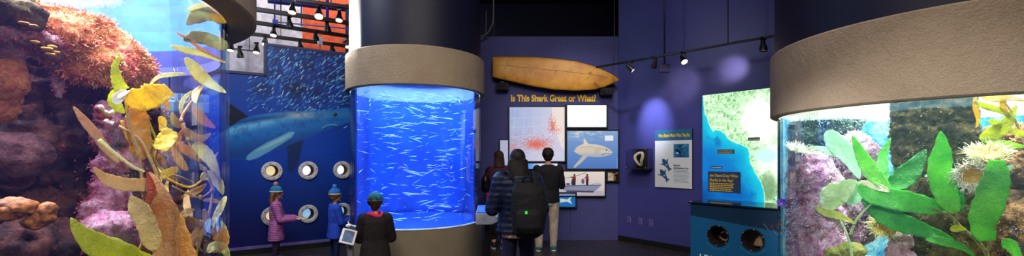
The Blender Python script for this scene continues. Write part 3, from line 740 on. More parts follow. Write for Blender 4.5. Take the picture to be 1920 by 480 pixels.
# ================================================================ SURFBOARD AND BRACKETS
Yb = 7.50
up_ = [(924, 107), (932, 106.3), (960, 106.5), (1000, 107), (1040, 110), (1080, 115), (1110, 123), (1135, 133), (1150, 141), (1157, 146), (1160.5, 149)]
lo_ = [(924, 144), (932, 147), (960, 153), (1000, 162), (1040, 168), (1080, 170), (1110, 168.5), (1135, 163), (1150, 156), (1157, 152.5), (1160.5, 150)]
b = BM(); rings = []
def interp(L, x):
    return float(np.interp(x, [p[0] for p in L], [p[1] for p in L]))
xs = [924, 925.5, 929]+list(np.linspace(936, 1140, 40))+[1145, 1150, 1154, 1157, 1159, 1160.5]
for i, x in enumerate(xs):
    yt, yb = interp(up_, x), interp(lo_, x); p = P(x, (yt+yb)/2, Yb); hz = abs(yt-yb)/2*Yb/F
    e = min(1, .35+i*.25) if i < 3 else min(1, (1162-x)/16); th = .038*e
    rings.append([p+Vector((0, -th*math.copysign(abs(math.cos(a))**.7, math.cos(a)), hz*math.copysign(abs(math.sin(a))**.85, math.sin(a)))) for a in [2*PI*k/28 for k in range(28)]])
loft(b, rings)
M = Mt('worn_yellow_foam'); n1 = M.noise(3, 6, .65); n2 = M.noise(40, 4); n3 = M.noise(9, 5, .7)
c0 = M.ramp(n1, [(.3, (176, 104, 22)), (.5, (212, 142, 32)), (.7, (226, 164, 48))]); c1 = M.ramp(n3, [(.3, (120, 78, 28)), (.4, (255, 255, 255))])
M.l(M.mixc(.8, c0, c1, 'MULTIPLY'), M.b.inputs['Base Color']); M.b.inputs['Roughness'].default_value = .45; M.l(M.bump(n2, .3, .01), M.b.inputs['Normal'])
t = thing('surfboard', 'worn yellow surfboard mounted sideways high on the violet wall', 'surfboard', P(1042, 150, Yb))
bmesh.ops.recalc_face_normals(b, faces=b.faces); link('board', b, M.m, t)
dk = plain('board_crack', (88, 56, 22), .7, bump=0)
b = BM(); tube(b, [P(x, interp(up_, x)*.62+interp(lo_, x)*.38+math.sin(x*.13)*.4, Yb-.038) for x in np.linspace(930, 1140, 40)], .0022, 6); link('stringer', b, dk, t)
r = np.random.default_rng(8)
for k in range(16):
    x = r.uniform(930, 1130); v = r.choice([.12, .2, .8, .88, .5]); y = interp(up_, x)*(1-v)+interp(lo_, x)*v
    b = BM(); p = P(x, y, Yb-.034+.03*abs(v-.5)**2*2)
    tube(b, [p, p+Vector((r.uniform(-.04, .04), -.001, r.uniform(-.02, .02)))], .0035, 5); link('dent', b, dk, t)
for i, (x, y) in enumerate([(942, 163), (1136, 172)]):
    p = P(x, y, 7.6)
    t = thing('speaker_box', ['small black speaker under the square tail of the surfboard', 'small black speaker under the pointed nose of the surfboard'][i], 'speaker', p, 0)
    b = BM(); box(b, p, (.22, .16, .13), None, .012); link('cabinet', b, frame_black, t, smooth=False)
    b = BM(); box(b, p+Vector((0, -.083, 0)), (.19, .006, .12), None, .002, 1); link('grille', b, plain('speaker_cloth', (34, 32, 36), .9, bump=.4, bscale=400), t, smooth=False)
    b = BM(); box(b, p+Vector((0, .03, .085)), (.06, .12, .02)); link('bracket', b, black_metal, t, smooth=False)

# ================================================================ LAMPS AND RAILS
shade_m = plain('lamp_black', (26, 24, 26), .35, .2, bump=0)
warm_e = plain('lamp_glow_warm', (255, 226, 176), .5, bump=0, var=0, emit=28); cool_e = plain('lamp_glow_white', (246, 246, 255), .5, bump=0, var=0, emit=20); off_e = plain('lamp_face_faint_glow', (150, 150, 160), .3, bump=0, emit=.25)  # off_e puts a faint glow into the faces of unlit lamps
def lamp(p, aim, face, label, size=1.0, rail_z=None, group='track lamps'):
    t = thing('track_lamp', label, 'lamp', p, 0, group)
    d = (Vector(aim)-Vector(p)).normalized(); R = d.to_track_quat('-Z', 'Y').to_matrix().to_4x4(); Mx = Matrix.Translation(p) @ R
    s = size*.05
    b = BM(); lathe(b, (0, 0, 0), [(.0001, 1.9*s), (.45*s, 1.85*s), (.6*s, 1.5*s), (.65*s, .6*s), (1.0*s, -.3*s), (1.05*s, -1.3*s), (.95*s, -1.3*s), (.9*s, -.5*s), (.0001, -.4*s)], 24); bmesh.ops.transform(b, matrix=Mx, verts=b.verts); link('lamp_shade', b, shade_m, t, angle=.6)
    b = BM(); lathe(b, (0, 0, 0), [(.0001, -1.08*s), (.5*s, -1.05*s), (.88*s, -.95*s), (.88*s, -.8*s), (.0001, -.8*s)], 20); bmesh.ops.transform(b, matrix=Mx, verts=b.verts); link('lamp_lens', b, face, t)
    rz = rail_z or p[2]+.14
    b = BM(); tube(b, [Vector(p)+Vector((0, 0, 1.0*s)), Vector((p[0], p[1], rz))], .008, 8); box(b, (p[0], p[1], rz), (.07, .035, .03)); link('stem', b, shade_m, t, smooth=False)
    return t
def rail(name, label, a, b_, w=.035, cat='rail', mat=None, group=None, rods=None, zt=6.0):
    a, b_ = Vector(a), Vector(b_); b = BM(); d = (b_-a); L = d.length; c = (a+b_)/2
    R = Matrix((d.normalized(), Vector((0, 0, 1)).cross(d.normalized()).normalized(), Vector((0, 0, 1)))).transposed()
    box(b, c, (L, w, w*.9), R, .003, 1)
    for f_ in (rods or ()):
        q_ = a.lerp(b_, f_); tube(b, [q_, Vector((q_.x, q_.y, zt))], .007, 6)
    o = link(name, b, mat or black_metal, smooth=False); return tagp(o, label, cat, group)
def atz(x, y, z):
    return P(x, y, (z-CAMH)*F/(HY-y))
# right hand track
rz = 3.0; A_ = atz(1118, 126.5, rz); B_ = atz(1500, 58.5, rz)
rail('light_track', 'long black lighting track sloping across the right wall', A_, B_, .032, rods=(.12, .72), zt=5.2)
def onrail(x, drop):
    k = ((x-960)/F*A_.y-A_.x)/((B_.x-A_.x)-(x-960)/F*(B_.y-A_.y)); p = A_+(B_-A_)*k; return Vector((p.x, p.y, rz-drop))
for x, lab, face, aim in [(1182, 'small bright lamp at the far end of the right track', cool_e, (2.6, 6.4, 2.1)), (1227, 'unlit black lamp second along the right track', off_e, (2.0, 7.0, 1.8)),
                          (1281, 'glowing warm lamp in the middle of the right track', warm_e, (2.6, 5.0, 1.6)), (1431, 'black lamp on the right track beside the huge tank', off_e, (3.2, 5.2, 1.0))]:
    lamp(onrail(x, .11), aim, face, lab, .9, rz-.01, 'lamps on the right track')
p = onrail(1262, 0); b = BM(); tube(b, [Vector((p.x, p.y+.35, 5.2)), Vector((p.x, p.y+.35, 2.86))], .016, 8)
t = thing('junction_box', 'small grey box on a vertical pipe hanging before the right wall', 'box', (p.x, p.y+.35, 2.8)); link('pipe', b, dark_navy, t)
b = BM(); box(b, (p.x, p.y+.35, 2.86), (.15, .1, .13), None, .008); link('box_body', b, plain('blue_grey_box', (66, 64, 104), .5, bump=0), t, smooth=False)
# left hall rails
hz = 4.0
g = 'black lighting rails over the hall'
k = 0
for (x0, y0, x1, y1, lab) in [(440, 11.5, 700, 50, 'topmost thick black rail over the hall'), (440, 36.5, 700, 75, 'second black rail down over the hall'), (440, 59.5, 700, 93, 'third black rail down over the hall'),
                       (430, 75, 492, 85, 'short black rail above the opening in the mural wall'), (553, -.5, 700, 20, 'black rail highest up near the terracotta wall')]:
    rail('light_track', lab, atz(x0, y0, hz), atz(x1, y1, hz), .075 if y1 > 20 else .06, group=g, rods=(.3, .9))
rail('light_track', 'thin black rail low over the opening in the mural wall', atz(426, 90, 3.6), atz(478, 96, 3.6), .03, group=g, rods=(.8,))
rail('cross_rail', 'grey diagonal bar in front of the terracotta wall', atz(606, 98, 4.3), atz(690, 52, 4.3), .07, rods=(.5,), mat=plain('grey_bar', (110, 100, 112), .5, bump=0))
blue_bar = plain('blue_truss_paint', (36, 54, 150), .4, bump=0)
for y0, y1, x0, x1 in [(-3, 12, 500, 560), (3, 15, 502, 558)]:
    rail('truss_bar', ['upper blue truss bar at the top edge over the hall', 'lower blue truss bar at the top edge over the hall'][k], atz(x0, y0, 4.6), atz(x1+90, y1+4, 4.6), .06, mat=blue_bar, rods=(.2, .8)); k += 1
rail('pipe_bar', 'thin blue bar hanging level below the rails', atz(514, 41, 4.0), atz(655, 54, 4.0), .025, mat=blue_bar)
rail('junction_block', 'small blue block where the thin blue bar is hung', atz(511, 41, 4.0), atz(521, 42.5, 4.0), .09, mat=blue_bar)
for i, x in enumerate((514, 564, 613)):
    p = atz(x, 42+(x-514)*.09, 4.0); b = BM(); tube(b, [p+Vector((0, .02, -.02)), p+Vector((0, .02, 1.98))], .012 if i < 2 else .03, 8)
    o = link('hanger_rod', b, blue_bar); tagp(o, ['blue hanger rod over the small blue block', 'thin blue hanger rod beside the terracotta wall', 'thick blue hanger rod before the terracotta wall'][i], 'rod', 'blue hanger rods over the hall')
hl = [(548, 17, 1, 4.0, 'bright warm lamp left of the brightest one near the top'), (598, 25, 2, 4.0, 'brightest round lamp glaring near the terracotta wall'), (636, 32, 1, 4.0, 'bright warm lamp right of the brightest one'),
      (543, 44, 0, 4.0, 'unlit lamp hanging under the topmost rail'), (614, 52, 0, 4.0, 'unlit lamp before the terracotta wall under the topmost rail'), (513, 61, 1, 4.0, 'glowing lamp under the second rail near the pale wall'),
      (592, 69, 0, 4.0, 'unlit lamp under the second rail left of the white sensor'), (497, 78, 1, 3.9, 'glowing lamp at the right end of the short rail'), (563, 86, 0, 3.9, 'unlit lamp just above the fish mural'),
      (481, 93, 1, 3.6, 'glowing lamp over the opening in the mural wall'), (450, 100, 0, 3.5, 'unlit lamp over the opening near the left tank collar'), (653, 83, 1, 3.9, 'glowing lamp half behind the middle column'),
      (623, 93, 0, 3.8, 'unlit lamp lowest before the terracotta wall'), (433, 89, 1, 3.6, 'glowing lamp tight beside the left tank collar')]
for x, y, on, z, lab in hl:
    p = atz(x, y, z-.12); d = Vector((.25, -.6, -1.0)) if on == 2 else Vector((.1, -.35 if on else .1, -1))
    lamp(p, p+d, warm_e if on else off_e, lab, 1.35 if on == 2 else 1.15, z, 'lamps over the hall')
p = atz(600, 77, 3.85)
t = thing('wireless_sensor', 'small white bottle shaped sensor hanging before the terracotta wall', 'sensor', p)
b = BM(); lathe(b, p, [(.0001, -.08), (.05, -.08), (.05, .03), (.03, .06), (.02, .09), (.0001, .09)], 20); link('sensor_body', b, plain('white_plastic', (210, 226, 240), .4, bump=0, emit=.15), t, angle=.6)
b = BM(); tube(b, [p+Vector((0, 0, .09)), p+Vector((0, 0, .15))], .005, 6); tube(b, [p+Vector((0, 0, -.08)), p+Vector((0, 0, -.16))], .008, 6); link('sensor_cord', b, black_metal, t)
# cables beside the middle column
cab = plain('grey_cable', (96, 92, 84), .6, bump=0)
pts = smoothpath([P(925, -30, 7.5), P(925.5, 20, 7.5), P(924, 42, 7.5), P(917, 58, 7.5), P(908, 66, 7.5), P(895, 69, 7.5)], 8)
b = BM(); tube(b, pts, .014, 8); tagp(link('cable', b, cab), 'grey cable curving down beside the middle column', 'cable')
b = BM(); tube(b, [P(926, -30, 7.55), P(926.3, 68, 7.55)], .006, 6); tagp(link('cable', b, cab), 'thin straight cable hanging right of the curved grey cable', 'cable')
b = BM(); tube(b, [P(912, 20, 7.6), P(911, 68, 7.6), P(916, 70, 7.6)], .009, 6); tagp(link('cable', b, cab), 'short pale conduit between middle column and curved cable', 'cable')

# ================================================================ CONSOLE
WC = Wall((2.335, 5.58), (.66, -.751))
teal = plain('teal_console_paint', (16, 92, 136), .45, var=.05, scale=3, bump=.03, spec=.4)
dteal = plain('dark_teal_edge', (10, 40, 60), .3, bump=0)
LC = 1.25; HC = .895
t = thing('exhibit_console', 'teal exhibit console with two round dark windows and slanted top', 'console', WC.pt(LC/2, 0, -.35))
holes = []
for (x, y, rpx) in [(1346, 442, 19), (1411, 450, 20)]:
    s, z = WC.at(x, y); holes.append((s, z, rpx*WC.pt(s, z).y/F))
b = BM()
n = 60; sv = [b.verts.new(WC.pt(0, HC)), b.verts.new(WC.pt(LC, HC)), b.verts.new(WC.pt(LC, 0)), b.verts.new(WC.pt(.05, 0))]
b.free()
cvs = Canvas(WC, 0, LC, 0, HC, 0, 180, 130, (255, 255, 255))
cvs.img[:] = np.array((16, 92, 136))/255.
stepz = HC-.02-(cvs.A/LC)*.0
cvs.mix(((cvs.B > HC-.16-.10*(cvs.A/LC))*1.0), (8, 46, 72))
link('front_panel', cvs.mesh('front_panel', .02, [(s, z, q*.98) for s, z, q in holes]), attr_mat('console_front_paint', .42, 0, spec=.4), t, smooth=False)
b = BM(); c0 = WC.pt(0, 0, -.012); 
for (s0, s1, o0, o1) in [(0, .02, -.55, -.021), (LC-.02, LC, -.55, -.021), (0.02, LC-.02, -.57, -.55)]:
    box(b, WC.pt((s0+s1)/2, HC/2, (o0+o1)/2), (s1-s0, abs(o1-o0), HC), WC.rot())
link('side_panel', b, teal, t, smooth=False)
M = Mt('glossy_dark_counter'); M.b.inputs['Base Color'].default_value = rgb((20, 34, 46)); M.b.inputs['Roughness'].default_value = .06; M.b.inputs['Specular IOR Level'].default_value = .9
b = BM(); box(b, WC.pt(LC/2, HC+.012, -.27), (LC+.04, .60, .02), WC.rot(), .003, 1); link('counter_top', b, M.m, t, smooth=False)
brown_in = plain('brown_velvet', (46, 24, 12), .9, bump=.1)
for i, (s, z, q) in enumerate(holes):
    R = Matrix((WC.d, Vector((0, 0, 1)), WC.n)).transposed(); c = WC.pt(s, z, 0); Mx = Matrix.Translation(c) @ R.to_4x4()
    b = BM(); lathe(b, (0, 0, 0), [(q*.93, .001), (q*.95, .010), (q*1.03, .010), (q*1.06, .001)], 48, closed=True); bmesh.ops.transform(b, matrix=Mx, verts=b.verts); w_ = link('window_ring', b, frame_black, t, angle=.6)
    b = BM(); lathe(b, (0, 0, 0), [(.0001, -.2), (q, -.2), (q, -.0215)], 40); bmesh.ops.transform(b, matrix=Mx, verts=b.verts); link('window_recess', b, brown_in, t, angle=.6)
    for k in range(6):
        a = k*PI/3+.4; b = BM(); ell(b, Mx @ Vector((q*.99*math.cos(a), q*.99*math.sin(a), .011)), (.006,)*3); link('bolt', b, alu, t)
    b = BM(); lathe(b, (0, 0, 0), [(.0001, .003), (q*.95, .003), (q*.95, .006), (.0001, .006)], 40); bmesh.ops.transform(b, matrix=Mx, verts=b.verts); link('window_pane', b, acr, t, angle=.5)
    # fossil inside
    f = thing('shark_jaw' if i == 0 else 'fossil_tooth', ['small pale jaw in the left round window of the teal console', 'pale brown tooth in the right round window of the teal console'][i], 'fossil', WC.pt(s, z-.05, -.12))
    if i == 0:
        b = BM(); tube(b, [Mx @ Vector((.03+.055*math.cos(a), -.01+.05*math.sin(a)+.01*math.sin(2*a), -.1)) for a in np.linspace(-2.9, 2.2, 26)], [.006+.006*abs(math.sin(a*1.5)) for a in np.linspace(0, 3, 26)], 8)
    else:
        b = BM(); loft(b, [[Mx @ Vector((.03+x0+w0*math.cos(a), y0, -.1+.018*math.sin(a)*(w0/.04))) for a in [2*PI*k/12 for k in range(12)]] for x0, y0, w0 in [(0, -.08, .05), (0, -.06, .055), (.002, -.035, .045), (.006, .0, .036), (.012, .03, .02), (.018, .055, .003)]])
    link('fossil_body', remesh(b, .004, 2), plain('fossil_tan', (150, 116, 78), .5, var=.25, bscale=150), f)
    # curved caption of small light ticks under the window
    b = BM()
    for k in range(26):
        if k in (5, 11, 16, 21): continue
        a = -PI*.80+k*PI*.6/25; box(b, Mx @ Vector((q*1.32*math.cos(a), q*1.32*math.sin(a), .0015)), (.008, .001, .009), WC.rot())
    link('caption_ring', b, plain('teal_print', (60, 140, 170), .6, bump=0), t, smooth=False)
text('lettering', 'LEARN', WC, 1311, 487.5, 12, plain('white_print', (225, 232, 240), .5, bump=0), t, .0015, bold=.002)
b = BM(); ell(b, WC.pt(*WC.at(1448.5, 425), .01), (.012, .012, .014)); link('red_button', b, plain('red_button', (190, 20, 24), .4, bump=0), t)
# ================================================================ REEF, KELP, ANEMONES
def rockmat(name, cols, sc=5, bump=1.0, acc=None, accsc=12, acct=(.55, .68), rough=.9, low=.45):
    M = Mt(name); a = M.noise(sc, 7, .68, dist=.4); c = M.ramp(a, [(.30+.4*i/(len(cols)-1), k) for i, k in enumerate(cols)])
    if acc:
        b = M.noise(accsc, 6, .7, dist=.6); c = M.mixc(M.ramp(b, [(acct[0], 0.0), (acct[1], 1.0)]), c, acc)
    f = M.noise(60, 4, .7); c = M.mixc(1.0, c, M.ramp(f, [(.3, low), (.62, 1.0)]), 'MULTIPLY')
    M.l(c, M.b.inputs['Base Color']); M.b.inputs['Roughness'].default_value = rough; M.b.inputs['Specular IOR Level'].default_value = .25
    M.l(M.bump(M.noise(34, 6, .7), bump, .03, M.bump(M.noise(120, 3, .7), .7, .01)), M.b.inputs['Normal']); return M.m
orange_rock = rockmat('orange_algae_rock', [(84, 36, 32), (190, 92, 50), (236, 150, 90), (206, 96, 80), (140, 74, 54)], 5, 1.0, (214, 160, 70), 9, (.60, .72))
pink_rock = rockmat('pink_coralline_rock', [(120, 56, 84), (220, 140, 176), (246, 200, 220), (180, 100, 136)], 9, 1.0, (110, 80, 44), 7, (.58, .68), low=.75)
dark_rock = rockmat('dark_violet_rock', [(22, 15, 20), (50, 30, 34), (120, 70, 58), (40, 26, 34)], 4, 1.0, (150, 84, 70), 8, (.6, .72))
pale_rock = rockmat('pale_encrusted_rock', [(84, 52, 56), (170, 120, 128), (204, 160, 160), (110, 70, 74)], 8, .9)
olive_rock = rockmat('olive_crust_rock', [(44, 34, 18), (92, 76, 34), (128, 108, 56), (60, 46, 28)], 9, 1.0, (96, 40, 44), 7, (.62, .7))
brown_rock = rockmat('brown_reef_rock', [(40, 44, 52), (120, 84, 50), (168, 120, 70), (60, 60, 66)], 7, 1.0, (60, 110, 140), 5, (.55, .68))
green_rock = rockmat('moss_green_rock', [(60, 60, 24), (130, 130, 50), (170, 160, 80), (90, 70, 40)], 9, .9)
def pt(T, x, y, q): return ray(T, x, q, y)
def rock(T, name, label, blobs, mat, voxel=.02, amps=((.22, .05, False), (.07, .03, True), (.025, .010, False)), tuft=None, cat='rock', group=None):
    b = BM()
    for (x, y, q, r) in blobs:
        p = pt(T, x, y, q); rr = r if isinstance(r, (tuple, list)) else (r, r, r); k = p.y/F
        ell(b, p, tuple(v*k for v in rr), u=20, v=14)
    me = remesh(b, voxel, 3); displace(me, amps)
    # keep the rock inside its tank
    n = len(me.vertices); c = np.empty(n*3, 'f'); me.vertices.foreach_get('co', c); c = c.reshape(-1, 3)
    d = c[:, :2]-np.array(T[0]); rad = np.hypot(d[:, 0], d[:, 1]); lim = T[1]-.06; f = np.minimum(1, lim/np.maximum(rad, 1e-6)); c[:, :2] = np.array(T[0])+d*f[:, None]
    zb = .56 if T is TL else .46; c[:, 2] = np.maximum(c[:, 2], zb); c[:, 2] = np.minimum(c[:, 2], 2.30 if T is TL else (2.05 if cat == 'piling' else 1.85))
    me.vertices.foreach_set('co', c.ravel()); me.update()
    if tuft:
        t = thing(name, label, cat, pt(T, *blobs[0][:3]), 0, group); o = link('stone', me, mat, t)
        cc, nn = c, np.empty(n*3, 'f'); me.vertices.foreach_get('normal', nn); nn = nn.reshape(-1, 3)
        for (nm, cnt, L, w, tm, sc, th) in tuft:
            msk = fbm(cc/sc, 3, 5+len(nm)); idx = np.where(msk > th)[0]
            if not len(idx): continue
            r = np.random.default_rng(len(nm)+cnt); pick = r.choice(idx, cnt)
            vs = []; fs = []
            for i in pick:
                p = cc[i]+r.normal(0, .006, 3); nv = nn[i]+r.normal(0, .45, 3); nv /= np.linalg.norm(nv); sd = np.cross(nv, r.normal(0, 1, 3)); sd /= np.linalg.norm(sd)+1e-6
                l = L*r.uniform(.4, 1.2); ww = w*r.uniform(.6, 1.3); q = p+nv*l+np.array((0, 0, -.15*l)); m_ = p+nv*l*.55+sd*ww*.6
                k = len(vs); vs += [tuple(p-sd*ww), tuple(p+sd*ww), tuple(m_+sd*ww*.5), tuple(q), tuple(p+nv*l*.5-sd*ww*.7)]; fs.append((k, k+1, k+2, k+3, k+4))
            m2 = bpy.data.meshes.new(nm); m2.from_pydata(vs, [], fs); m2.update(); o = link(nm, m2, tm, t, smooth=False); o['kind'] = 'stuff'
        return t
    return tagp(link(name, me, mat), label, cat, group)
def leafmat(name, c, trans=.45, wr=45, rough=.35, c2=None, bs=.7):
    M = Mt(name); n = M.noise(6, 4); n2 = M.noise(wr, 3, .6, dist=1.2)
    base = M.ramp(n, [(.3, tuple(x*.9 for x in c)), (.7, c2 or tuple(min(255, x*1.1) for x in c))]); base = M.mixc(.5, base, M.ramp(n2, [(.3, .72), (.55, 1.0)]), 'MULTIPLY')
    M.l(base, M.b.inputs['Base Color']); M.b.inputs['Roughness'].default_value = rough
    nb = M.bump(n2, bs, .02); M.l(nb, M.b.inputs['Normal'])
    tr = M.node('ShaderNodeBsdfTranslucent'); M.l(base, tr.inputs[0]); M.l(nb, tr.inputs['Normal']); mx = M.node('ShaderNodeMixShader'); mx.inputs[0].default_value = trans
    M.l(M.b.outputs[0], mx.inputs[1]); M.l(tr.outputs[0], mx.inputs[2]); M.l(mx.outputs[0], M.out.inputs['Surface']); return M.m
def outline_blade(T, pts, wpx, mat, parent, name='blade', q0=.1, q1=.1, ruffle=.03, prof=None, seed=0, fold=.12, tilt=0, n=30, m=10, qc=None):
    """a blade following a centre line of picture columns/rows at depth q inside its tank, with real width, folds and thickness"""
    k = len(pts); cl = []
    for i, (x, y) in enumerate(pts):
        q = q0+(q1-q0)*i/(k-1)+(qc or 0)*math.sin(PI*i/(k-1)); cl.append(pt(T, x, y, q))
    cl = smoothpath(cl, max(2, n//(k-1))); N = len(cl)
    r = random.Random(seed*13+7); ph = r.random()*6; ph2 = r.random()*6
    rows = []; eye = Vector((0, 0, CAMH))
    for i, p in enumerate(cl):
        t = (cl[min(i+1, N-1)]-cl[max(i-1, 0)]).normalized(); view = (p-eye).normalized()
        sd = t.cross(view); sd = sd.normalized() if sd.length > .05 else Vector((0, 0, 1)); nr = sd.cross(t).normalized()
        a = tilt+.25*math.sin(i/N*4+ph); sd2 = sd*math.cos(a)+nr*math.sin(a); nr2 = sd2.cross(t).normalized()
        u = i/(N-1); w = prof(u) if prof else max(.02, math.sin(PI*min(1, u*.97+.03))**.75*(1.15-.35*u)); W_ = wpx*p.y/F*w*(1-(1-p.y/math.hypot(p.x, p.y))*(1-abs(sd.z)))
        row = []
        for j in range(m+1):
            v = j/m*2-1; e = abs(v)**2
            d = W_*fold*(-(v*v))+e*W_*ruffle*8*math.sin(i*.9+ph+v*2)*.35+W_*ruffle*1.5*math.sin(i*.45+v*3+ph2)
            row.append(p+sd2*v*W_*(1+.05*math.sin(i*1.7+ph))+nr2*d)
        rows.append(row)
    b = BM(); th = .0018
    top = [[b.verts.new(q) for q in row] for row in rows]
    nrm = []
    for i in range(N-1):
        for j in range(m): b.faces.new((top[i][j], top[i][j+1], top[i+1][j+1], top[i+1][j]))
    b.normal_update()
    g = bmesh.ops.solidify(b, geom=list(b.faces), thickness=th)
    return link(name, b, mat, parent)
def stem(T, pts, wpx, mat, parent, name='stem', q0=.15, q1=.15, qs=None):
    k = len(pts); cl = [pt(T, x, y, (qs[i] if qs else q0+(q1-q0)*i/(k-1))) for i, (x, y) in enumerate(pts)]; cl = smoothpath(cl, 7)
    b = BM(); tube(b, cl, [wpx*p.y/F*(1-.35*i/len(cl)) for i, p in enumerate(cl)], 8); return link(name, b, mat, parent)
def bulb(T, x, y, q, r, mat, parent, name='float'):
    p = pt(T, x, y, q); b = BM(); ell(b, p, (r*p.y/F, r*p.y/F, r*1.5*p.y/F)); return link(name, b, mat, parent)
# ------------------------------------------------ left tank rocks
red_tuft = plain('red_orange_algae', (224, 110, 76), .8, var=.35, scale=12, bump=0); org_tuft = plain('orange_tan_algae', (236, 176, 104), .8, var=.3, scale=12, bump=0)
pink_tuft = plain('pink_algae', (196, 96, 110), .8, var=.35, scale=12, bump=0); olv_tuft = plain('olive_algae', (146, 138, 60), .8, var=.3, scale=12, bump=0)
rock(TL, 'reef_rock', 'big overhanging boulder furred with orange and red algae at the top of the left tank',
     [(140, 66, .5, (54, 58, 46)), (90, 24, .5, (50, 54, 44)), (195, 95, .52, (46, 50, 36)), (160, 118, .42, (46, 40, 34)), (238, 118, .5, (34, 40, 34)), (262, 138, .52, (20, 30, 26)), (120, 80, .4, (40, 40, 44)), (215, 130, .42, (26, 30, 30)), (92, -6, .55, (44, 50, 40))],
     orange_rock, .014, ((.25, .05, False), (.08, .035, True), (.03, .012, False)),
     [('red_algae', 9000, .020, .0022, red_tuft, .16, .44), ('orange_algae', 7000, .022, .002, org_tuft, .13, .47)])
rock(TL, 'reef_rock', 'olive brown boulder at the top corner beside the orange boulder', [(20, 20, .3, (46, 40, 28)), (-10, 5, .35, (50, 50, 40)), (48, 32, .32, (20, 20, 14))], olive_rock, .014)
rock(TL, 'reef_rock', 'pale pink crusted ledge with yellow sponges under the olive boulder', [(10, 66, .33, (44, 44, 16)), (50, 64, .34, (30, 30, 12)), (82, 78, .34, (24, 24, 14)), (100, 92, .36, (18, 18, 14)), (-15, 90, .36, (34, 34, 30)), (112, 120, .4, (12, 12, 22)), (110, 160, .42, (8, 8, 24))], pale_rock, .012, ((.12, .03, False), (.04, .02, True), (.02, .006, False)), [('pink_algae', 3500, .012, .0018, pink_tuft, .1, .45)])
rock(TL, 'reef_rock', 'brown boulder hanging below the pink ledge at the left edge', [(12, 150, .35, (30, 30, 34)), (-12, 180, .38, (34, 34, 50)), (20, 185, .42, (18, 18, 22))], orange_rock, .014)
rock(TL, 'reef_rock', 'tall dark violet rock wall behind everything in the left tank', [(60, 200, .72, (110, 80, 150)), (150, 300, .7, (100, 80, 170)), (-20, 330, .6, (90, 80, 160)), (120, 160, .75, (80, 60, 110)), (220, 400, .6, (60, 50, 110)), (60, 440, .55, (130, 90, 80)), (190, 250, .66, (50, 45, 80)), (270, 470, .55, (60, 50, 50))], dark_rock, .018, ((.34, .15, True), (.12, .08, True), (.04, .02, False)), [('pink_algae', 2600, .022, .0025, pink_tuft, .14, .50)])
rock(TL, 'reef_rock', 'rounded brown boulder low at the left edge of the left tank', [(30, 290, .3, (44, 40, 40)), (65, 280, .34, (20, 20, 20)), (5, 330, .36, (30, 30, 20))], rockmat('maroon_rock', [(40, 22, 30), (92, 52, 58), (130, 84, 84), (60, 36, 42)], 6), .014)
rock(TL, 'reef_rock', 'narrow pillar of pink crusted rock behind the beige kelp', [(202, 215, .42, (16, 16, 26)), (196, 262, .44, (18, 18, 30)), (205, 310, .42, (22, 22, 34)), (208, 360, .42, (26, 26, 40)), (232, 300, .5, (18, 18, 40)), (250, 350, .5, (20, 20, 50)), (190, 400, .4, (24, 24, 30)), (225, 260, .5, (14, 14, 40))], pink_rock, .013, ((.12, .04, False), (.04, .022, True), (.02, .007, False)), [('pink_algae', 6000, .014, .002, pink_tuft, .1, .42)])
rock(TL, 'reef_rock', 'lumpy rose coloured rock on the bottom behind the orange kelp', [(200, 428, .3, (40, 40, 28)), (250, 450, .35, (36, 36, 30)), (160, 452, .32, (34, 34, 22)), (290, 430, .45, (26, 26, 40)), (300, 360, .62, (24, 24, 44)), (325, 420, .6, (24, 24, 50)), (350, 460, .55, (20, 20, 34)), (300, 300, .66, (18, 18, 34))], pink_rock, .013, ((.12, .04, False), (.04, .022, True), (.02, .007, False)), [('pink_algae', 5000, .014, .002, pink_tuft, .1, .40)])
rock(TL, 'reef_rock', 'dark rock on the bottom at the left edge of the left tank', [(30, 460, .25, (50, 50, 36)), (90, 470, .28, (40, 40, 26)), (120, 440, .34, (24, 24, 24)), (-10, 420, .3, (30, 30, 40))], dark_rock, .014)
for i, (x, y, q, r) in enumerate([(45, 44, .25, 9), (62, 49, .25, 8), (66, 79, .27, 8), (88, 92, .27, 10), (98, 88, .28, 8), (104, 98, .28, 7), (94, 102, .27, 8)]):
    p = pt(TL, x, y, q); k = p.y/F*r*.8; b = BM()
    lathe(b, p, [(.0001, -k*.3), (k*.8, -k*.25), (k*1.1, 0), (k*.95, k*.35), (k*.6, k*.3), (k*.45, k*.05), (.0001, 0)], 16)
    me = bpy.data.meshes.new('s'); b.to_mesh(me); b.free(); displace(me, [(.02, .004, False)])
    o = link('cup_sponge', me, plain('yellow_sponge' if not i else 'yellow_sponge', (196, 150, 50) if i > 1 else (170, 110, 50), .7, var=.2, bump=.5, bscale=150))
    tagp(o, ['tan cup sponge on the pink ledge, leftmost', 'tan cup sponge on the pink ledge touching the leftmost one', 'small yellow sponge alone on the middle of the pink ledge', 'largest yellow sponge at the right end of the ledge', 'yellow sponge tucked behind the largest one', 'yellow sponge nearest the boulder on the ledge', 'lowest yellow sponge under the ledge end'][i], 'sponge', 'sponges on the pink ledge')
